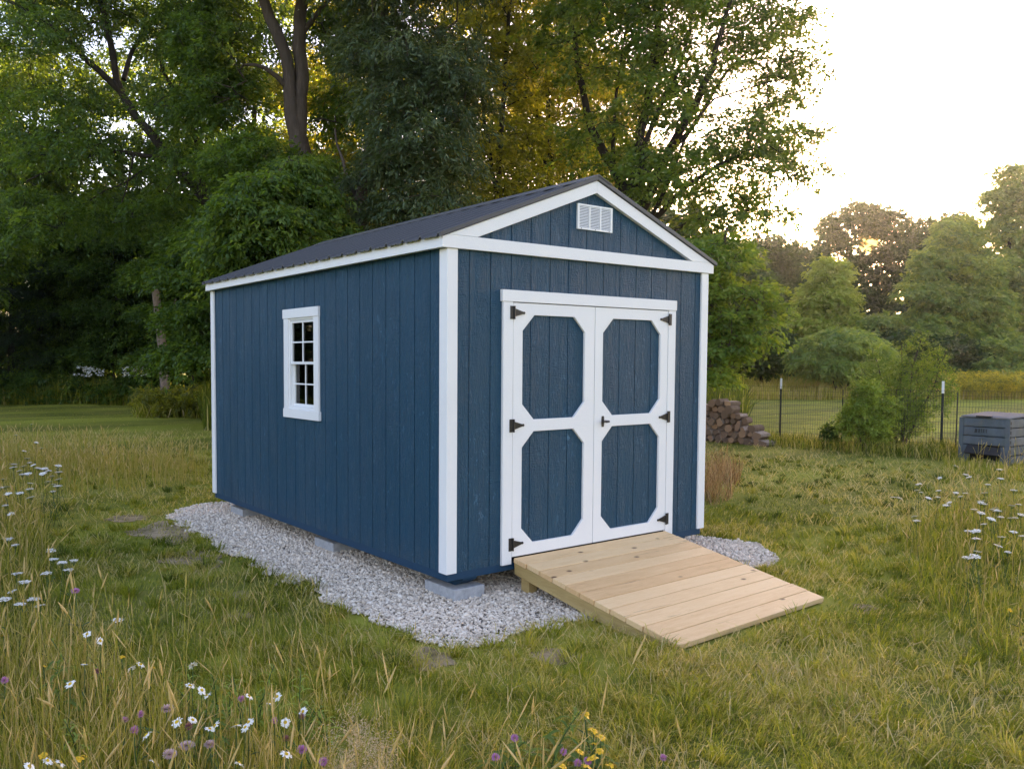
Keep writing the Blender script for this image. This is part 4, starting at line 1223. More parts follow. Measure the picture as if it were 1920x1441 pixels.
tint = np.where(rg.random(N) < .16 + .52 * dry, rg.normal(.80, .10, N), rg.normal(.36 + .16 * dry - .08 * lush + .34 * (n_c - .5) + .16 * (vnoise(X + 3, Y + 61, 1.4, 81) - .5) + .17 * np.clip((rr - 11) / 8, 0, 1), .13, N)).clip(0, 1)  # blades yellower with distance: sunlight on the far lawn painted into the tint
P = np.stack([X, Y, ground_z(X, Y) + .004], 1)
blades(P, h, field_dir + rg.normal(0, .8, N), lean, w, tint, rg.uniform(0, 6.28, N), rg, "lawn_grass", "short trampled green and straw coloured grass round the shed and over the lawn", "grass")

# tussocks: tufts of longer blades arching outwards, each leaving a darker foot
ntu = 2600
q = rg.random(ntu); rr3 = (2.6 ** .5 + q * (17.0 ** .5 - 2.6 ** .5)) ** 2; th3 = rg.uniform(-.78, .96, ntu) + YAW
X3, Y3 = CAM[0] + rr3 * np.sin(th3), CAM[1] + rr3 * np.cos(th3)
k3 = ~inside(X3, Y3, edge) & ~inside(X3, Y3, SHED_FOOT) & ~inside(X3, Y3, RAMP_FOOT)
for sp in SOIL: k3 &= ~inside(X3, Y3, sp)
X3, Y3, rr3 = X3[k3], Y3[k3], rr3[k3]; ntu = len(X3)
nbl = 46
R3 = rg.uniform(.03, .085, ntu); Lb = rg.uniform(.07, .17, ntu) * np.clip(1.1 - rr3 / 30, .5, 1)
aa = rg.uniform(0, 6.28, (ntu, nbl)); ro = np.sqrt(rg.random((ntu, nbl)))
comb = rg.uniform(0, 6.28, (ntu, 1))
px_ = X3[:, None] + np.cos(aa) * ro * R3[:, None]; py_ = Y3[:, None] + np.sin(aa) * ro * R3[:, None]
dx_, dy_ = np.cos(aa) * ro + .55 * np.cos(comb), np.sin(aa) * ro + .55 * np.sin(comb)
tt = np.where(rg.random((ntu, 1)) < .16, .66, rg.normal(.32, .10, (ntu, 1)) + .38 * (vnoise(X3 + 60, Y3 + 60, 3.2, 13) - .5)[:, None]) + rg.normal(0, .10, (ntu, nbl))
px_, py_ = px_.ravel(), py_.ravel()
ok = ~inside(px_, py_, RAMP_FOOT) & ~inside(px_, py_, SHED_FOOT)
blades(np.stack([px_, py_, ground_z(px_, py_)], 1)[ok], (Lb[:, None] * rg.uniform(.55, 1.2, (ntu, nbl))).ravel()[ok], (np.arctan2(dy_, dx_) + rg.normal(0, .3, dx_.shape)).ravel()[ok], (.25 + .65 * ro + rg.normal(0, .15, ro.shape)).clip(.05, 1.1).ravel()[ok],
       np.repeat(.0031 * (1 + rr3 / 6.5), nbl)[ok] * rg.uniform(.7, 1.3, ok.sum()), tt.ravel()[ok].clip(0, 1), rg.uniform(0, 6.28, ok.sum()), rg, "grass_tussocks", "tufts of longer arching green grass dotted over the trampled lawn", "grass")
# flat dead thatch lying between the tufts
nt_ = 85000
q = rg.random(nt_); rr2 = (2.2 ** e + q * (22.0 ** e - 2.2 ** e)) ** (1 / e); th2 = rg.uniform(-.8, .98, nt_) + YAW
X2, Y2 = CAM[0] + rr2 * np.sin(th2), CAM[1] + rr2 * np.cos(th2)
k2 = ~inside(X2, Y2, edge) & ~inside(X2, Y2, SHED_FOOT) & ~inside(X2, Y2, RAMP_FOOT) & (rg.random(nt_) < np.clip((vnoise(X2 + 20, Y2 + 90, 1.3, 21) * .6 + vnoise(X2 + 20, Y2 + 90, .4, 22) * .4 - .33) * 3.2, .05, 1))
X2, Y2, rr2 = X2[k2], Y2[k2], rr2[k2]; n2_ = len(X2)
blades(np.stack([X2, Y2, ground_z(X2, Y2) + rg.uniform(.004, .035, n2_)], 1), rg.uniform(.06, .17, n2_), rg.uniform(0, 6.28, n2_), rg.uniform(.85, 1.25, n2_), .0028 * (1 + rr2 / 6.5) * rg.uniform(.6, 1.3, n2_),
       rg.normal(.84, .09, n2_).clip(.5, 1), rg.uniform(0, 6.28, n2_), rg, "dead_thatch", "flattened straw coloured dead grass lying among the green tufts", "grass")


def scatter(poly, n, lim=None):
    lo, hi = np.min(poly, 0), np.max(poly, 0)
    if lim is not None: lo, hi = np.maximum(lo, lim[0]), np.minimum(hi, lim[1])
    out = np.zeros((0, 2))
    while len(out) < n:
        p = rg.uniform(lo, hi, (n * 2, 2))
        out = np.concatenate([out, p[inside(p[:, 0], p[:, 1], poly)]])
    return out[:n]


def near_bias(p, near=2.0, k=1.1):
    d = np.hypot(p[:, 0] - CAM[0], p[:, 1] - CAM[1])
    return p[(d > near) & (rg.random(len(p)) < (near / np.maximum(d, near)) ** k)]


def tall(name, label, poly, n, hm, drymix, lim, kb=1.0, lean0=.3, base_t=.42, near=2.05):
    p = near_bias(scatter(poly, n, lim), near, kb)
    x, y = p[:, 0], p[:, 1]; m_ = len(p)
    cl = vnoise(x + 60, y + 60, .35, 41); c2 = vnoise(x + 60, y + 60, 1.2, 42)
    kp = rg.random(m_) < .25 + cl
    x, y, cl, c2 = x[kp], y[kp], cl[kp], c2[kp]; m_ = len(x)
    d = np.hypot(x - CAM[0], y - CAM[1])
    h = hm * rg.uniform(.4, 1.15, m_) * (.55 + .6 * cl)
    ti = np.where(rg.random(m_) < drymix * (.5 + c2), rg.normal(.80, .10, m_), rg.normal(base_t, .13, m_)).clip(0, 1)
    P = np.stack([x, y, ground_z(x, y)], 1)
    return blades(P, h, rg.uniform(0, 6.28, m_), np.clip(rg.normal(lean0, .22, m_), .03, 1.0), .0032 * (1 + d / 6.5) * rg.uniform(.6, 1.4, m_), ti, rg.uniform(0, 6.28, m_), rg, name, label, "tall grass")


tall("tall_meadow_grass", "tall green and straw meadow grass filling the lower left foreground", MEADOW, 360000, .29, .46, ((-9, -6), (3, 14)), 1.0, .34, .36)
tall("tall_meadow_grass", "rough tall grass round the white umbels at the right edge", RIGHTM, 42000, .25, .16, ((-2, -6), (14, 6)), .3, .55, .42)
tall("tan_grass", "band of tan dry grass across the lawn left of the shed", TAN, 4500, .30, .45, ((-14, 3), (6, 24)), .2, .5, .48)
BROWN = leaf_mat("dry_brown_weeds", [(0, (.10, .075, .02)), (.35, (.26, .15, .06)), (.7, (.42, .25, .11)), (1, (.55, .42, .24))], .35, 1.3, (1.15, 1, .7))
pt = scatter(TUFT, 1500); kk = vnoise(pt[:, 0] + 9, pt[:, 1] + 9, .22, 44) > .42; pt = pt[kk]; n_t = len(pt)
blades(np.stack([pt[:, 0], pt[:, 1], np.full(n_t, GZ)], 1), rg.uniform(.12, .62, n_t) * (.5 + vnoise(pt[:, 0], pt[:, 1], .3, 45)), rg.uniform(0, 6.28, n_t), rg.uniform(.1, .9, n_t), rg.uniform(.004, .008, n_t), rg.random(n_t), rg.uniform(0, 6.28, n_t), rg, "brown_weeds",
       "clump of reddish brown dry weeds beside the right front corner of the shed", "weeds", BROWN)

# flowering grass stalks with seed heads


def stalks(name, label, poly, n, hm, lim, kb=.8, head=.075, near=2.1, fat=1.0):
    p = near_bias(scatter(poly, n, lim), near, kb)
    n = len(p)
    x, y = p[:, 0], p[:, 1]
    d = np.hypot(x - CAM[0], y - CAM[1])
    hh = hm * rg.uniform(.5, 1.3, n)
    a = rg.uniform(0, 6.28, n); ln = np.abs(rg.normal(.16, .14, n))
    dv = np.stack([np.cos(a), np.sin(a), np.zeros(n)], 1)
    P0 = np.stack([x, y, ground_z(x, y)], 1)
    up = np.array([[0, 0, 1.]])
    P1 = P0 + dv * (ln * hh * .35)[:, None] + up * (hh * .62)[:, None]
    P2 = P0 + dv * (ln * hh * 1.1)[:, None] + up * (hh * (1 - .25 * ln))[:, None]
    r = .0008 * (.6 + .4 * fat) * (1 + d / 5)
    V1, F1 = limb_tubes(np.concatenate([P0, P1]), np.concatenate([P1, P2]), np.concatenate([r * 1.3, r]), np.concatenate([r, r * .8]), 3)
    ax = P2 - P1; ax /= np.linalg.norm(ax, axis=1, keepdims=True)
    ax = ax + dv * (.25 * rg.random(n))[:, None]; ax /= np.linalg.norm(ax, axis=1, keepdims=True)
    L = head * rg.uniform(.6, 1.4, n); R = (.0014 * fat * rg.uniform(.6, 1.6, n)) * (1 + d / 7)
    k = 4
    A, B, C_ = P2 + ax * (L * .0)[:, None], P2 + ax * (L * .4)[:, None], P2 + ax * L[:, None]
    V2, F2 = limb_tubes(np.concatenate([A, B]), np.concatenate([B, C_]), np.concatenate([R * .45, R]), np.concatenate([R, R * .2]), 4)
    V = np.concatenate([V1, V2]); F = np.concatenate([F1, F2 + len(V1)])
    t1 = np.repeat(np.tile(rg.normal(.72, .10, n), 2), 6); t2 = np.repeat(np.tile(rg.normal(.90, .07, n), 2), 8)
    tag(mesh_np(name, V, F, M['grass'], np.concatenate([t1, t2]).clip(0, 1)), kind='stuff', label=label, cat="grass stalks")


stalks("grass_stalks", "thin straw stalks with narrow seed heads standing in the foreground meadow", MEADOW, 12000, .44, ((-9, -6), (3, 14)), 1.0)
stalks("grass_stalks", "thin straw stalks with seed heads in the rough grass at the right edge", RIGHTM, 1700, .46, ((-2, -6), (14, 6)), .3)
stalks("grass_stalks", "pale dry stalks standing in the tan grass band left of the shed", TAN, 3600, .46, ((-14, 3), (6, 24)), .1)
stalks("grass_stalks", "tall golden stalks with thick seed heads rising above the foreground meadow", MEADOW, 1500, .60, ((-6, -5), (1.5, 5)), .9, .085, fat=1.9)
loose = px_poly([(380, 1120), (620, 1180), (700, 1300), (1250, 1320), (1300, 1441), (700, 1441), (400, 1300), (260, 1180)])
stalks("grass_stalks", "scattered straw stalks with seed heads in front of the gravel", loose, 170, .30, None, .2, .06)
compost_front = px_poly([(1770, 865), (1940, 868), (1990, 905), (1760, 895)])
stalks("grass_stalks", "straw stalks standing in front of the compost bin", compost_front, 50, .36, None, .0, .07)
tall("tall_meadow_grass", "long grass at the foot of the compost bin", compost_front, 1500, .20, .4, None, .0, .3, .4)

# weeds at the wood's edge, left; long field grass and goldenrod, right


def strip(name, label, u0, u1, d0, d1, n, h0, h1, base_t, drymix, lean0=.25, cat="weeds", wmul=1.0):
    uu = rg.uniform(u0, u1, n); dd = rg.uniform(d0, d1, n)
    if callable(getattr(d0, '__call__', None)): pass
    P = np.array([at(u, 700, d) for u, d in zip(uu, dd)])
    P[:, 2] = ground_z(P[:, 0], P[:, 1])
    cl = vnoise(P[:, 0] + 90, P[:, 1] + 90, 1.2, 51)
    h = (h0 + (h1 - h0) * cl) * rg.uniform(.6, 1.2, n)
    ti = np.where(rg.random(n) < drymix, rg.normal(.78, .1, n), rg.normal(base_t, .14, n)).clip(0, 1)
    return blades(P, h, rg.uniform(0, 6.28, n), np.clip(rg.normal(lean0, .2, n), .02, 1), .03 * wmul * rg.uniform(.6, 1.4, n), ti, rg.uniform(0, 6.28, n), rg, name, label, cat)


strip("tall_weeds", "strip of tall green weeds along the foot of the wood at the left", -500, 330, 34, 38, 26000, .4, 1.2, .36, .06)
strip("tall_weeds", "yellowish weeds and goldenrod between the pale dead trunk and the shed", 250, 480, 25, 29, 2200, .25, .75, .46, .25, .5)
strip("tall_weeds", "dark brush under the wood behind the shed", 380, 1400, 21, 27, 16000, .5, 1.5, .22, .05)
strip("field_grass", "pale tan long grass across the field beyond the mown strip", 1300, 2300, 38, 52, 42000, .35, .9, .62, .62, .25, "long grass")
strip("field_grass", "green brush at the foot of the far trees", 1300, 2300, 52, 58, 22000, .7, 1.6, .35, .12, .25, "long grass", 1.4)
for nm_, lb_, u0, u1, d0, d1, n_, z1, mt_ in (("leafy_weeds", "leafy green brush along the foot of the wood at the left", -400, 330, 33.5, 38, 1500, 1.25, 'leaf_mid'), ("leafy_weeds", "yellow-green leafy weeds between the dead trunk and the shed", 262, 480, 25, 29, 520, 1.0, 'leaf_olive')):
    uu = rg.uniform(u0, u1, n_); tp = np.array([at(u, 700, d) for u, d in zip(uu, rg.uniform(d0, d1, n_))]); tp[:, 2] = GZ + z1 * rg.random(n_) ** .7 * (.55 + .6 * vnoise(tp[:, 0] + 40, tp[:, 1] + 40, 1.6, 71))
    V, F, tint = spray_leaves(tp, rg.normal(0, 1, tp.shape), 42, .34, (.15, .06), 1.0, .25, rg, .5, .5)
    tag(mesh_np(nm_, V, F, M[mt_], tint), kind='stuff', label=lb_, cat="weeds")
GOLD = leaf_mat("goldenrod_bloom", [(0, (.18, .20, .03)), (.5, (.48, .42, .045)), (1, (.66, .55, .06))], .3, 1.5)
uu = rg.uniform(1755, 2050, 900); tp = np.array([at(u, 700, d) for u, d in zip(uu, rg.uniform(37.5, 42, 900))]); tp[:, 2] = GZ + rg.uniform(.4, 1.25, 900)
V, F, tint = spray_leaves(tp, rg.normal(0, 1, tp.shape), 34, .22, (.10, .05), .9, .2, rg, .5, .42)
tag(mesh_np("goldenrod", V, F, GOLD, tint), kind='stuff', label="strip of yellow goldenrod across the field behind the compost bin", cat="wildflowers")
uu = np.concatenate([rg.normal(172, 14, 40), rg.uniform(230, 292, 60)])
tp = np.array([at(u, 700, d) for u, d in zip(uu, rg.uniform(33.6, 34.4, 100))]); tp[:, 2] = GZ + rg.uniform(1.15, 1.55, 100)
WHITE = plain("white_petals", (.78, .77, .74), .6, .2, vary=.06)
V, F, tint = spray_leaves(tp, rg.normal(0, 1, tp.shape), 10, .10, (.07, .06), .4, .1, rg)
tag(mesh_np("white_blossom", V, F, WHITE, tint), kind='stuff', label="white blossom over the weeds at the foot of the wood", cat="wildflowers")

# feathery seed tuft, bottom middle
tp = []
for _ in range(120):
    p = on_z(*(rg.normal((675, 1450), (36, 22))), .18); p[2] = GZ + rg.uniform(.14, .46); tp.append(p)
tp = np.array(tp)
FEATH = leaf_mat("feathery_seed_heads", [(0, (.45, .34, .19)), (.5, (.66, .52, .31)), (1, (.78, .64, .42))], .35, 1.1, (1.1, 1, .8))
V, F, tint = spray_leaves(tp, rg.normal(0, 1, tp.shape), 60, .075, (.012, .0026), 1.1, .1, rg)
tag(mesh_np("feathery_grass", V, F, FEATH, tint), kind='stuff', label="soft feathery tan seed heads massed at the bottom edge of the meadow", cat="seed heads")

# ------------------------------------------------------------------ the setting sun, far beyond the trees
sp = at(1628, 455, 1500.0)
bm = bmesh.new(); bmesh.ops.create_uvsphere(bm, u_segments=32, v_segments=16, radius=17)
me = bpy.data.meshes.new("sun"); bm.to_mesh(me); bm.free()
t = NT("sun_surface")
em = t.node("ShaderNodeEmission"); em.inputs[0].default_value = (1.0, .42, .06, 1); em.inputs[1].default_value = .52
t.link(em.outputs[0], t.out.inputs[0])
me.materials.append(t.mat)
so_ = bpy.data.objects.new("sun", me); COL.objects.link(so_); so_.location = sp
tag(so_, kind='structure')

# ------------------------------------------------------------------ firewood
LB = bark_mat("firewood_bark", (.16, .10, .065), (.33, .235, .165), 14)
t = NT("cut_wood_end")
rgn = t.node("ShaderNodeTexWave", wave_type='RINGS'); rgn.inputs['Scale'].default_value = 14; rgn.inputs['Distortion'].default_value = 3
t.link(t.coord(), rgn.inputs[0])
c = t.ramp(t.math('ADD', t.math('MULTIPLY', t.attr(), .8), t.math('MULTIPLY', rgn.outputs[1], .15)), [(0, (.08, .053, .040)), (.5, (.24, .15, .10)), (.85, (.44, .25, .14)), (1, (.60, .40, .25))])
LE = t.set(c, .85, .15)
t = NT("split_wood_face")
LF = t.set(t.ramp(t.noise(t.coord((1, 1, 1)), 12, 5), [(.3, (.20, .15, .12)), (.7, (.42, .33, .27))]), .85, .15)
ax_ = FLATR * .74 + FLATF * .67; ax_ /= np.linalg.norm(ax_)
wx_ = FLATR * .67 - FLATF * .74; wx_ /= np.linalg.norm(wx_)
O = on_z(1440, 836)
special = {(6, 0): "topmost log of the woodpile, with a pale orange split end", (2, 5): "round log with a bright orange oval end in the middle of the woodpile", (0, 0): "lowest log at the right foot of the woodpile, pale bark side up",
           (1, 0): "pale split log second from the bottom at the sloping right end of the woodpile", (4, 0): "pale flat-topped split log high on the sloping right end of the woodpile", (1, 2): "oval log with a light brown end low in the woodpile near its right end",
           (3, 0): "bark-covered log halfway up the sloping right end of the woodpile", (5, 0): "grey weathered log just under the topmost one of the woodpile", (2, 0): "shaggy-barked log third from the bottom at the sloping right end of the woodpile"}
for row in range(7):
    s_max = -row * .155 - (.0 if row < 6 else -.05)
    s = s_max
    j = 0
    while s > -2.35 and not (row == 6 and j > 2):
        rr_ = random.uniform(.052, .098)
        c0 = O + wx_ * (s - rr_) + np.array([0, 0, .075 + row * .133 + random.uniform(-.022, .022)])
        kind = random.choice('rrrwwwh') if (row, j) not in ((2, 5), (0, 0), (1, 0), (4, 0)) else {'2': 'r', '0': 'h', '1': 'h', '4': 'h'}[str(row)]
        npt = 12
        if kind == 'r': poly = [(rr_ * random.uniform(.88, 1.1) * math.cos(a), rr_ * random.uniform(.78, .98) * math.sin(a)) for a in np.linspace(0, 2 * math.pi, npt, endpoint=False)]
        elif kind == 'h':
            poly = [(rr_ * 1.1 * math.cos(a), rr_ * .95 * math.sin(a) - .02) for a in np.linspace(math.pi, 2 * math.pi, 8)] + [(rr_ * .9, .035), (-rr_ * .8, .045)]
        else: poly = [(rr_ * 1.2 * math.cos(a), rr_ * 1.2 * math.sin(a)) for a in np.linspace(.3, .3 + 1.7, 6)] + [(-rr_ * .9, -rr_ * .7), (rr_ * .2, -rr_ * .95)]
        rot = random.uniform(0, 6.28) if kind != 'h' else random.uniform(-.25, .25)
        poly = [(a * math.cos(rot) - b * math.sin(rot), a * math.sin(rot) + b * math.cos(rot)) for a, b in poly]
        yaw = random.gauss(0, .10); L = random.uniform(.36, .44); back = random.uniform(-.09, .05)
        axd = ax_ * math.cos(yaw) + wx_ * math.sin(yaw)
        fn = lambda a, b, d: c0 + wx_ * a + np.array([0, 0, b]) + axd * (d + back)
        mb = MB()
        n = len(poly)
        mb.tint = random.uniform(.15, .75)
        if (row, j) == (2, 5): mb.tint = .95
        if (row, j) == (6, 0): mb.tint = 1.0
        if (row, j) == (1, 2): mb.tint = .72
        mb.mi = 1
        mb.add([fn(a, b, -.015 if random.random() < .0 else 0) for a, b in poly], [tuple(range(n))])
        mb.add([fn(a, b, L) for a, b in poly], [tuple(range(n - 1, -1, -1))])
        mb.mi = 0
        lens = [0, L * .3, L * .7, L]
        vs = [fn(a * (1 + random.uniform(-.05, .05) * (0 < q < 3)), b * (1 + random.uniform(-.05, .05) * (0 < q < 3)), dq) for q, dq in enumerate(lens) for a, b in poly]
        flat = {'r': [], 'h': [7, 8, 9], 'w': [5, 6, 7]}[kind]
        for q in range(3):
            for i_ in range(n):
                mb.mi = 2 if i_ in flat else 0
                base = len(mb.v)
                mb.add([vs[q * n + i_], vs[q * n + (i_ + 1) % n], vs[(q + 1) * n + (i_ + 1) % n], vs[(q + 1) * n + i_]], [(0, 1, 2, 3)])
        o = mb.build("firewood_log", [LB, LE, LF], None, c0)
        bm = bmesh.new(); bm.from_mesh(o.data); bmesh.ops.remove_doubles(bm, verts=bm.verts[:], dist=.0004); bmesh.ops.recalc_face_normals(bm, faces=bm.faces[:]); bm.to_mesh(o.data); bm.free()
        lb = special.get((row, j))
        if lb is None:
            lb = "dark split log with a dull brown end, packed inside the woodpile" if s < s_max - .01 else "log on the sloping right end of the woodpile"
        tag(o, lb, "firewood log", "split logs of the woodpile beside the shed")
        s -= rr_ * 2 + .012
        j += 1

# ------------------------------------------------------------------ wire fence
WIRE = plain("galvanised_wire", (.06, .055, .05), .5, .4, .4)
POST = plain("dark_green_post_paint", (.020, .024, .020), .55, .4)
TIP = plain("white_post_tip", (.80, .79, .77), .5, .3)
f1, f2 = on_z(1462, 828), on_z(1764, 852)
fd = f2 - f1; SP = np.linalg.norm(fd); fd = fd / SP; fnv = np.array([-fd[1], fd[0], 0])
fence = empty("wire_fence", f1)
tag(fence, "wire mesh garden fence on dark steel posts with white tips, before the field", "fence")
for k_ in (-1, 0, 1, 2):
    p = f1 + fd * SP * k_
    hgt = 1.42
    mb = MB()
    fnp = lambda a, b, d: p + fd * a + fnv * b + np.array([0, 0, d])
    mb.prism([(-.021, -.004), (.021, -.004), (.021, .003), (.004, .003), (.004, .034), (-.004, .034), (-.004, .003), (-.021, .003)], fnp, -.05, hgt - .235)
    for q in range(18): mb.prism([(-.006, -.010), (.006, -.010), (.006, -.0045), (-.006, -.0045)], fnp, .12 + q * .06, .14 + q * .06)
    po = mb.build("post", POST, fence, f1)
    mb = MB()
    mb.prism([(-.022, -.005), (.022, -.005), (.022, .004), (.005, .004), (.005, .035), (-.005, .035), (-.005, .004), (-.022, .004)], fnp, hgt - .2345, hgt)
    mb.build("post_tip", TIP, po, f1)
for u, hs in ((1577, 1.2), (1791, 1.22)):
    v = 828 + (u - 1462) / (1764 - 1462) * 24
    p = on_z(u, v)
    mb = MB(); mb.tube([p - [0, 0, .05], p + np.array([.02, 0, hs])], [.014, .012], 8)
    mb.build("stake", POST, fence, f1)
P_, Q_, r_ = [], [], []
s0_, s1_ = -3.9, SP * 2.2
zs = [.02 + .1016 * i for i in range(13)]
for x in np.arange(s0_, s1_, .0508):
    wob = .012 * math.sin(x * 2.1)
    for a, b in zip(zs[:-1:3], zs[3::3]):
        P_.append(f1 + fd * x + fnv * (-.008 + wob * a) + [0, 0, a]); Q_.append(f1 + fd * (x + .01 * math.sin(x * 1.3) * b) + fnv * (-.008 + wob * b) + [0, 0, b])
for z in zs:
    for x in np.arange(s0_, s1_, .4):
        P_.append(f1 + fd * x + fnv * (-.011 + .012 * math.sin(x * 2.1) * z) + [0, 0, z + .012 * math.sin(x * 1.9)]); Q_.append(f1 + fd * (x + .4) + fnv * (-.011 + .012 * math.sin((x + .4) * 2.1) * z) + [0, 0, z + .012 * math.sin((x + .4) * 1.9)])
V, F = limb_tubes(P_, Q_, np.full(len(P_), .0024), np.full(len(P_), .0024), 4)
mesh_np("wire_mesh", V, F, WIRE, parent=fence, origin=f1)

# ------------------------------------------------------------------ plants along the fence
tree("fence_bush", "big loose bush with upright shoots growing through the wire fence", "bush", 17.4,
     [[[(1690, None, 0), (1700, 760, 0), (1712, 690, 0), (1728, 640, 0)], .03, .008], [[(1690, None, 0), (1735, 760, 0), (1765, 690, 0), (1772, 655, 0)], .025, .006], [[(1685, None, 0), (1665, 760, 0), (1650, 700, 0), (1640, 668, 0)], .025, .006], [[(1692, None, 0), (1690, 720, 0), (1688, 650, 0)], .025, .006]],
     [(1700, 752, 58, 46, 0, .7, 1.5), (1738, 700, 26, 34, 0, .4), (1655, 705, 26, 26, 0, .4), (1692, 690, 22, 30, 0, .35), (1728, 642, 7, 24, 0, .1, 1.6), (1764, 664, 9, 24, 0, .12, 1.5), (1772, 735, 18, 40, 0, .35), (1690, 795, 58, 26, 0, .6), (1637, 672, 7, 20, 0, .1, 1.5), (1700, 655, 7, 20, 0, .1, 1.4), (1745, 655, 6, 18, 0, .1, 1.2), (1612, 700, 12, 12, 0, .15, 1.0), (1782, 700, 8, 20, 0, .1, 1.0)],
     330, (.062, .03), 24, .17, 1.1, .1, 'leaf_bright', 'bark', None, 71, .55, .40, .85, .13, rtip=.003)
tree("fence_shrub", "small bright green shrub in front of the loose fence bush", "shrub", 16.6,
     [[[(1620, None, 0), (1622, 780, 0), (1625, 730, 0)], .02, .006], [[(1620, None, 0), (1608, 790, 0), (1600, 760, 0)], .015, .005]],
     [(1624, 740, 22, 26, 0, .3), (1615, 775, 32, 26, 0, .35), (1640, 800, 34, 24, 0, .35), (1595, 790, 20, 26, 0, .3), (1668, 765, 18, 22, 0, .25)], 150, (.075, .038), 46, .2, .8, .25, 'leaf_pale', 'bark', None, 72, .35, .34, .85, .13, rtip=.003)
tree("seedling", "little dark green seedling at the foot of the fence between the post and the bush", "seedling", 16.9,
     [[[(1556, None, 0), (1556, 815, 0), (1557, 790, 0)], .008, .003]], [(1556, 815, 12, 20, 0, .15)], 28, (.07, .03), 30, .13, .9, .2, 'leaf_mid', 'bark', None, 73, .35, .3, .9, .07, rtip=.002)
strip_p = [on_z(u, v) for u, v in zip(rg.uniform(1455, 1800, 5200), rg.uniform(-3, 7, 5200) + 0) if False]
uu = rg.uniform(1440, 1820, 9000); vv = 828 + (uu - 1462) / 302 * 24 + rg.normal(2, 4, 9000)
P = np.array([on_z(u, v) for u, v in zip(uu, vv)])
cl = vnoise(P[:, 0] * 1 + 50, P[:, 1] + 50, .5, 61)
dr = rg.random(len(P)) < .38
blades(P, .30 * rg.uniform(.3, 1.2, len(P)) * (.35 + cl), rg.uniform(0, 6.28, len(P)), np.clip(rg.normal(.4, .25, len(P)), .02, 1), .011 * rg.uniform(.6, 1.3, len(P)), np.where(dr, rg.normal(.74, .10, len(P)), rg.normal(.22, .14, len(P))).clip(0, 1), rg.uniform(0, 6.28, len(P)), rg,
       "fence_weeds", "dry brown and green weeds along the foot of the wire fence", "weeds")

# ------------------------------------------------------------------ compost bin
top_z = .735
cR = at(1894.5, 781.6, 14.2); cL = at(1799, 777.5, 14.88)
bx = np.array([cR[0] - cL[0], cR[1] - cL[1]]); BW = float(np.linalg.norm(bx)); ang_ = math.atan2(bx[1], bx[0])
bin_ = empty("compost_bin", (cL[0], cL[1], GZ), ang_)
tag(bin_, "weathered grey-blue slatted compost bin with a pale lid at the right edge of the yard", "compost bin")
t = NT("weathered_grey_plastic")
n_ = t.noise(t.coord((1, 1, .5)), 6, 5)
low = t.ramp(t.noise(t.coord((1, 1, .3)), 9, 4), [(.45, 0.0), (.75, .6)])
PL = t.set(t.mix(low, t.ramp(n_, [(.3, (.062, .080, .100)), (.7, (.110, .130, .155))]), (.085, .10, .075)), .55, .4, 0, t.bump(n_, .004, .5))
PD = plain("black_plastic", (.018, .017, .018), .55, .4)
LID = plain("faded_lid_plastic", (.15, .15, .155), .8, .15, vary=.12)
BD, BH = .95, .80                                              # local frame: x along the front, y away from the viewer
b4 = BH / 5
# front: boards between two posts, bottom boards replaced by the hatch
def boards(nm, fn, w, n0, n1, tint=.5):
    mb = MB()
    for i in range(n0, n1):
        z0, z1 = i * b4 + .012, (i + 1) * b4 - .004
        mb.prism([(.07, z0), (w - .07, z0), (w - .07, z1), (.07, z1)], fn, .008, .035)
        mb.prism([(.085, z0 + .018), (w - .085, z0 + .018), (w - .085, z1 - .016), (.085, z1 - .016)], fn, .004, .0078)
    return bevel(mb.build(nm, PL, bin_), .004, 1)
boards("front_panel", lambda a, z, d: (a, d, z), BW, 2, 5)
boards("side_panel", lambda a, z, d: (BW - d, a, z), BD, 0, 5)
boards("side_panel", lambda a, z, d: (d, a, z), BD, 0, 5)
boards("back_panel", lambda a, z, d: (a, BD - d, z), BW, 0, 5)
for xa, xb in ((.07, .17), (BW - .15, BW - .07)):
    mb = MB(); mb.box(xa, xb, .009, .034, .0, 2 * b4 - .004)
    bevel(mb.build("hatch_frame", PL, bin_), .004, 1)
for x in (0, BW - .068):
    for y in (0, BD - .068):
        mb = MB(); mb.box(x, x + .068, y, y + .068, 0, BH + .004)
        for q in range(9):
            zz = .05 + q * .082
            mb.box(x + .071 if x == 0 else x - .003, x + .074 if x == 0 else x - .0005, y + .01, y + .055, zz, zz + .05)
        for q in range(9):
            zz = .05 + q * .082
            if x > 0 and y == 0: mb.mi = 1; mb.box(x + .0682, x + .074, y + .018, y + .050, zz, zz + .055); mb.mi = 0
        bevel(mb.build("corner_post", [PL, PD], bin_), .006, 1)
mb = MB()                                                        # open hatch hanging out over a dark opening
mb.add([(.155, -.015, .315), (BW - .135, -.015, .285), (BW - .10, -.10, .165), (.13, -.11, .185), (.155, .006, .335), (BW - .135, .006, .30), (BW - .11, -.07, .15), (.14, -.08, .165)],
       [(0, 1, 2, 3), (7, 6, 5, 4), (0, 4, 5, 1), (1, 5, 6, 2), (2, 6, 7, 3), (3, 7, 4, 0)])
bevel(mb.build("hatch", PD, bin_), .006, 1)
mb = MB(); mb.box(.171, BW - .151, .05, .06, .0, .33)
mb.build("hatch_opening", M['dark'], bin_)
mb = MB()
lv = lambda x, y: BH + .010 + .035 * (y / BD) - .012 * x
cs = [(.03, -.012), (BW - .01, -.012), (BW - .015, BD - .03), (.035, BD - .03)]
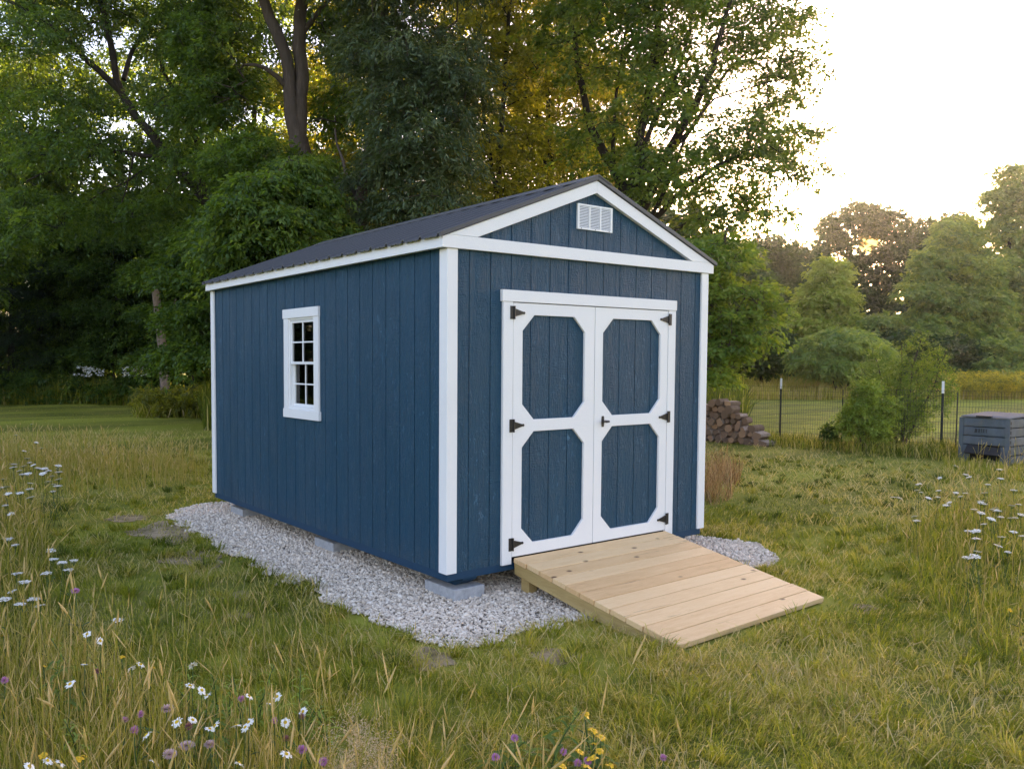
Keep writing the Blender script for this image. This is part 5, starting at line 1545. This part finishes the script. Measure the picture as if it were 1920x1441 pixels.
mb.add([(x, y, lv(x, y)) for x, y in cs] + [(x, y, lv(x, y) + .022) for x, y in cs] + [(x * .86 + .07 * BW, y * .86 + .07 * BD, lv(x, y) + .040) for x, y in cs],
       [(0, 3, 2, 1), (0, 1, 5, 4), (1, 2, 6, 5), (2, 3, 7, 6), (3, 0, 4, 7), (4, 5, 9, 8), (5, 6, 10, 9), (6, 7, 11, 10), (7, 4, 8, 11), (8, 9, 10, 11)])
lid = bevel(mb.build("lid", LID, bin_), .005, 1)
mb = MB(); mb.box(.28, .52, -.035, .05, BH + .012, BH + .050)
bevel(mb.build("lid_handle", PD, lid), .008, 2)
for (z, xs_) in ((BH - 1.62 * b4, [(.245, .30), (.306, .342), (.349, .372), (.378, .405), (.411, .425), (.432, .452)]), (BH - 2.42 * b4, [(.335, .352), (.372, .388), (.402, .412)])):
    for a, b in xs_:
        hh = .075 if z > .5 else .032
        mb = MB()                                                # worn dark print on the upper boards
        mb.prism([(a + .006, z), (b - .004, z + .004), (b, z + hh * random.uniform(.8, 1)), (a + (b - a) * .3, z + hh)], lambda s_, z_, d: (s_, d, z_), .0022, .0036)
        mb.build("worn_print", PD, bin_)

# ------------------------------------------------------------------ wild flowers
PETW = plain("daisy_petals", (.88, .84, .75), .55, .2, vary=.04)
PETY = plain("yellow_petals", (.75, .43, .02), .5, .2, vary=.08)
DISC = plain("yellow_disc", (.60, .40, .03), .7, .1)
CLOV = plain("clover_bloom", (.58, .27, .46), .7, .1, vary=.25, scale=60)
CLOVD = plain("faded_clover_bloom", (.33, .15, .15), .7, .1, vary=.25, scale=60)
PALE = plain("pale_pink_bloom", (.62, .45, .42), .7, .1, vary=.2, scale=60)
STEM = plain("flower_stem", (.075, .115, .030), .6, .2)


def stem_mesh(h, r, bend, rg_):
    mb = MB()
    a = rg_.uniform(0, 6.28); b = bend * h
    pts = [np.array([-math.cos(a) * b * (1 - q) ** 2 * 1.0, -math.sin(a) * b * (1 - q) ** 2, (q - 1) * h]) for q in np.linspace(0, 1, 6)]
    mb.tube(pts, [r * 1.3, r * 1.2, r * 1.1, r, r, r], 5)
    for k_ in range(3):                                          # small leaves on the stem
        q = rg_.uniform(.1, .75); p = pts[int(q * 5)]
        an = rg_.uniform(0, 6.28); l = rg_.uniform(.03, .07); d = np.array([math.cos(an), math.sin(an), .6]); s_ = np.array([-math.sin(an), math.cos(an), 0])
        mb.add([p, p + d * l * .5 + s_ * .006, p + d * l + [0, 0, -.01], p + d * l * .5 - s_ * .006], [(0, 1, 2, 3)])
    return mb


def make_flower(kind, h, rg_, name):
    """one flower: the empty sits at the base of the stem, head at height h"""
    e_ = empty(name, (0, 0, 0))
    up = (0, 0, -h)
    stem_mesh(h, .0022, .22, rg_).build("stem", STEM, e_, up, True)
    tilt = Matrix.Rotation(rg_.uniform(0, .28) if kind == 'umbel' else rg_.uniform(.15, .9), 4, Vector((math.cos(rg_.uniform(0, 6.28)), math.sin(rg_.uniform(0, 6.28)), 0)))
    T = lambda p: np.array(tilt @ Vector(p))
    if kind in ('daisy', 'yellow'):
        npet, R, wd = (17, .024, .0085) if kind == 'daisy' else (7, .017, .013)
        mb = MB()
        for i in range(npet):
            a = 2 * math.pi * i / npet + rg_.normal(0, .05); R_ = R * rg_.uniform(.85, 1.1); dz = rg_.uniform(-.006, .004)
            d = np.array([math.cos(a), math.sin(a), 0]); s_ = np.array([-math.sin(a), math.cos(a), 0]); z = np.array([0, 0, 1.])
            mb.add([T(d * .004 + z * .001), T(d * R_ * .55 + s_ * wd / 2 + z * .002), T(d * R_ + s_ * wd * .3 + z * dz), T(d * R_ - s_ * wd * .3 + z * dz), T(d * R_ * .55 - s_ * wd / 2 + z * .002)], [(0, 1, 2, 3, 4)])
        mb.build("petals", PETW if kind == 'daisy' else PETY, e_, up, fix=False)
        mb = MB()
        rd = .0085 if kind == 'daisy' else .006
        pts = [T(np.array([rd * math.cos(q) * math.cos(a), rd * math.cos(q) * math.sin(a), .002 + rd * .65 * math.sin(q)])) for q in (0, .6, 1.15) for a in np.linspace(0, 6.2832, 10, endpoint=False)] + [T((0, 0, .002 + rd * .65))]
        mb.add(pts, [(r_ * 10 + k_, r_ * 10 + (k_ + 1) % 10, (r_ + 1) * 10 + (k_ + 1) % 10, (r_ + 1) * 10 + k_) for r_ in range(2) for k_ in range(10)] + [(20 + k_, 20 + (k_ + 1) % 10, 30) for k_ in range(10)])
        mb.build("disc", DISC, e_, up, True)
    elif kind == 'umbel':
        mb = MB(); ms = MB()
        for i in range(20):
            r_ = .036 * math.sqrt((i + .3) / 20); a = i * 2.4
            c_ = np.array([r_ * math.cos(a), r_ * math.sin(a), .006 + rg_.uniform(-.003, .003) - r_ * .12])
            ms.tube([T((0, 0, -.03)), T(c_)], .0007, 3, False)
            for k_ in range(10):
                q = c_ + np.array([*rg_.normal(0, .0042, 2), rg_.normal(0, .0015)])
                z = .0045
                an = rg_.uniform(0, 6.28)
                mb.add([T(q + np.array([z * math.cos(an + m_), z * math.sin(an + m_), rg_.uniform(0, .0015)])) for m_ in (0, 1.57, 3.14, 4.71)], [(0, 1, 2, 3)])
        mb.build("blossom", PETW, e_, up, fix=False)
        ms.build("rays", STEM, e_, up)
    else:
        mb = MB()
        R = .0135
        for i in range(150):
            zf = 1 - 2 * (i + .5) / 150; a = i * 2.39996; r_ = math.sqrt(1 - zf * zf)
            if zf < -.65: continue
            d = np.array([r_ * math.cos(a), r_ * math.sin(a), zf * 1.05]); s_ = np.cross(d, [0, 0, 1.]); s_ /= np.linalg.norm(s_) + 1e-9
            L = R * rg_.uniform(.9, 1.25)
            mb.add([T(d * R * .4 - s_ * .0012), T(d * R * .4 + s_ * .0012), T(d * L + s_ * .0008 + [0, 0, .002]), T(d * L - s_ * .0008 + [0, 0, .002])], [(0, 1, 2, 3)])
        mb.build("bloom", {'clover': CLOV, 'faded': CLOVD, 'pale': PALE}[kind], e_, up, fix=False)
    return e_


def plant(kind, name, cat, pts, h, label, group, nvar=3, seed=0, hj=.15, smin=.85, smax=1.2):
    rg_ = np.random.default_rng(seed)
    protos = []
    for i, (u, v) in enumerate(pts):
        hh = h * rg_.uniform(1 - hj, 1 + hj)
        p = on_z(u, v, GZ + hh)
        s_ = hh / h
        if len(protos) < nvar:
            o = make_flower(kind, h, rg_, name); protos.append(o)
        else:
            o = copy_tree(protos[i % nvar])
        o.location = (p[0], p[1], GZ); o.rotation_euler = (0, 0, rg_.uniform(0, 6.28))
        o.scale = (1, 1, s_) if kind != 'clover' else (1, 1, s_)
        k_ = rg_.uniform(smin, smax); o.scale = (k_, k_, s_)
        tag(o, label, cat, group)


z7 = lambda L: [(x / 3, 1000 + y / 3) for x, y in L]
z6 = lambda L: [(x * .2915, 640 + y * .2915) for x, y in L]
z8 = lambda L: [(640 + x * .34375, 1080 + y * .34375) for x, y in L]
z4 = lambda L: [(1300 + x * .3229, 600 + y * .3229) for x, y in L]
plant('daisy', "daisy", "daisy", z7([(490, 565), (563, 603), (475, 735), (740, 755), (790, 735), (395, 845), (1085, 738), (1068, 853), (1135, 880), (1165, 910), (1400, 915), (1560, 915), (1520, 955), (825, 1133), (995, 1060), (1083, 1047), (1210, 1080), (1180, 1098), (1400, 1060), (1380, 1090), (1330, 1082), (1705, 1000), (268, 1277), (340, 1287), (1345, 1292), (165, 1310), (870, 1285), (1610, 1240), (1605, 1060)]),
      .36, "white daisy with a yellow centre in the lower left foreground grass", "daisies in the lower left foreground", 5, 1, smin=.7, smax=1.05)
plant('umbel', "umbel_flower", "wildflower", z7([(97, 225), (140, 273), (262, 225), (68, 327), (25, 370), (185, 370), (112, 400), (225, 407), (660, 487), (385, 205), (85, 65), (40, 35), (350, 165), (300, 145)]) + z6([(35, 1055), (70, 1110), (100, 1310), (55, 1270), (340, 965), (330, 1345), (400, 1420), (475, 1410)]),
      .42, "flat white umbel on a thin stalk low at the left edge, nearer the viewer", "white umbels along the left edge, near", 4, 2, smin=.7, smax=1.0)
plant('umbel', "umbel_flower", "wildflower", z6([(203, 532), (105, 602), (233, 650), (155, 705), (175, 752), (190, 780), (215, 795), (150, 802), (125, 832), (145, 855), (180, 850), (245, 815), (285, 818), (310, 832), (275, 850), (375, 800), (370, 820), (380, 840), (330, 868), (375, 887), (348, 918), (370, 930), (308, 903), (20, 885), (195, 912), (5, 940), (38, 935), (52, 980), (128, 975), (190, 950), (200, 1002), (265, 685), (85, 810), (90, 790)]),
      .5, "flat white umbel in the cluster before the tan grass band at left", "white umbels before the tan grass band", 4, 3, smin=.8, smax=1.2)
plant('umbel', "umbel_flower", "wildflower", z4([(1525, 848), (1430, 917), (1590, 900), (1785, 920), (1778, 868), (1310, 953), (1300, 988), (1323, 1000), (1425, 990), (1160, 1028), (1195, 1033), (1365, 1033), (1420, 1028), (1525, 1003), (1580, 1005), (1550, 1025), (1485, 1060), (1710, 955), (1690, 1003), (1860, 988), (1670, 1060), (1850, 1078), (1890, 1070), (1760, 1105), (1630, 1100), (1670, 1120), (1730, 1155), (1785, 1143), (1840, 1150), (1870, 1148), (1685, 1185), (1640, 1225), (1595, 1225), (1860, 1230), (1640, 1270), (1790, 1260), (1770, 1310), (1825, 1347), (1650, 1345), (1590, 1380), (1635, 1372), (1285, 1140), (1295, 1165), (1470, 1075), (1915, 1255), (1905, 1130), (1600, 912), (1575, 895), (1755, 1090), (1770, 1108), (1740, 1100), (1670, 1050), (1690, 1068)]),
      .46, "flat white umbel in the rough grass before the compost bin at the right edge", "white umbels at the right edge", 5, 4, smin=.55, smax=.9)
plant('clover', "clover", "clover", z7([(27, 825), (708, 1047), (793, 1017), (755, 1108), (1355, 928), (1543, 1055), (1700, 1215), (1820, 1280)]),
      .30, "round purple clover head in the tall grass of the lower left foreground", "purple clover in the lower left foreground", 3, 5, smin=1.0, smax=1.4)
plant('clover', "clover", "clover", z8([(947, 880), (1210, 957), (1290, 1020), (1347, 1005), (840, 985), (1757, 990)]), .20, "round purple clover head at the bottom edge, below the ramp", "purple clover at the bottom edge", 3, 6, smin=1.0, smax=1.3)
plant('clover', "scabious_flower", "wildflower", z7([(425, 322)]), .48, "single lilac flower head on a tall stalk at the left, above the umbels", None, 1, 7, smin=1.6, smax=1.7)
plant('faded', "clover", "clover", z7([(548, 773), (1060, 1085), (1700, 1030), (1610, 1155)]), .30, "withered reddish clover head among the daisies", "withered clover among the daisies", 2, 8)
plant('pale', "seed_head", "wildflower", z7([(955, 1240), (1180, 1185), (940, 985), (1050, 1190)]), .30, "fluffy pale pink seed head among the daisies at the bottom left", "pale pink seed heads among the daisies", 2, 9, smin=1.6, smax=2.3)
plant('yellow', "yellow_flower", "wildflower", z8([(1333, 750), (1375, 912), (1417, 875), (1408, 950), (1303, 955), (1368, 990), (1375, 838), (1340, 1035), (1468, 1028), (1200, 1030), (1330, 765)]),
      .22, "small yellow flower in the patch at the bottom edge, below the ramp", "yellow flowers in the patch at the bottom edge", 3, 10, smin=1.0, smax=1.5)
plant('yellow', "yellow_flower", "wildflower", z7([(20, 573), (688, 690), (855, 752), (245, 745), (445, 1262), (243, 1245), (465, 1250)]), .32, "small yellow flower scattered among the grass of the lower left foreground", "yellow flowers in the lower left foreground", 3, 11, smin=1.0, smax=1.5)
plant('yellow', "yellow_flower", "wildflower", [(1894, 1143), (1914, 1140)], .18, "small yellow flower in the lawn at the right edge of the picture", "yellow flowers at the right edge", 2, 12)


# leafy weeds, close to the viewer
def leafy_weed(label, p, h, n, l, wd, seed, group=None, mat='leaf_bright'):
    rg_ = np.random.default_rng(seed)
    e_ = empty("leafy_weed", p)
    tag(e_, label, "leafy weed", group)
    mb = MB()
    lean = rg_.normal(0, .08, 2)
    pts = [np.array([p[0] + lean[0] * q * q, p[1] + lean[1] * q * q, p[2] + h * q]) for q in np.linspace(0, 1, 7)]
    mb.tube(pts, list(np.linspace(.005, .002, 7)), 6)
    mb.build("stem", STEM, e_, p, True)
    Vs, Fs, ts = [], [], []
    for i in range(n):
        q = .12 + .88 * i / n
        b_ = np.array([p[0] + lean[0] * q * q, p[1] + lean[1] * q * q, p[2] + h * q])
        a = i * 2.4 + rg_.normal(0, .2); el = .35 + .7 * q
        L = l * (1.15 - .65 * q) * rg_.uniform(.8, 1.15)
        d = np.array([math.cos(a), math.sin(a), 0]); s_ = np.array([-math.sin(a), math.cos(a), 0]); z = np.array([0, 0, 1.])
        rows = []
        for k_ in range(6):
            f = k_ / 5
            c_ = b_ + d * L * f * math.cos(el * (1 - f * .8)) + z * L * f * math.sin(el * (1 - f * 1.1))
            ww = wd * L * (math.sin(math.pi * min(.98, f * .92 + .06)) ** .8)
            rows.append((c_ - s_ * ww + z * ww * .35, c_ - z * .0, c_ + s_ * ww + z * ww * .35))
        o_ = len(Vs) * 1
        base = sum(len(x) for x in Vs)
        Vs.append(np.array(rows).reshape(-1, 3))
        for k_ in range(5):
            for m_ in range(2): Fs.append((base + k_ * 3 + m_, base + k_ * 3 + m_ + 1, base + k_ * 3 + m_ + 4, base + k_ * 3 + m_ + 3))
        ts += [rg_.uniform(.35, .9)] * 18
    mesh_np("foliage", np.concatenate(Vs), np.array(Fs), M[mat], np.array(ts), e_, p, True)


for i, (u, v, h, lb) in enumerate(((1030, 1470, .30, "leafy weed with long pointed leaves standing at the bottom edge, left of the yellow flowers"), (112, 1385, .36, "tall bright green leafy weed among the daisies near the left edge"),
                               (8, 1540, .36, "large bright green leafy weed cut by the left edge at the bottom corner"), (935, 1475, .20, "smaller leafy weed at the bottom edge beside the long-leaved one"),
                               (385, 1430, .22, "leafy weed hidden among the daisies at the lower left"), (1110, 1450, .16, "low leafy weed under the yellow flowers at the bottom edge"))):
    leafy_weed(lb, on_z(u, v), h, 26, .15, .085, 90 + i)
rg2 = np.random.default_rng(321)
for i in range(16):
    u, v = rg2.uniform(20, 620), rg2.uniform(1290, 1500)
    leafy_weed("narrow-leaved green weed growing up through the daisies in the lower left", on_z(u, max(v, 1300 + (u - 60) * .18)), rg2.uniform(.20, .34), 20, .11, .07, 130 + i, "narrow-leaved weeds among the daisies", 'leaf_pale' if i % 3 else 'leaf_bright')

# ------------------------------------------------------------------ evening haze
mb = MB(); mb.box(-410, 510, -410, 510, GZ - 1.2, 27.0)
hz = bpy.data.materials.new("evening_haze"); hz.use_nodes = True
hz.node_tree.nodes.clear()
ho = hz.node_tree.nodes.new("ShaderNodeOutputMaterial"); hv = hz.node_tree.nodes.new("ShaderNodeVolumePrincipled")
hv.inputs['Color'].default_value = (.88, .97, .95, 1)
hv.inputs['Density'].default_value = .0006
hv.inputs['Anisotropy'].default_value = .9
hz.node_tree.links.new(hv.outputs[0], ho.inputs['Volume'])
tag(mb.build("haze", hz), kind='stuff', label="thin warm evening haze over the field", cat="haze")
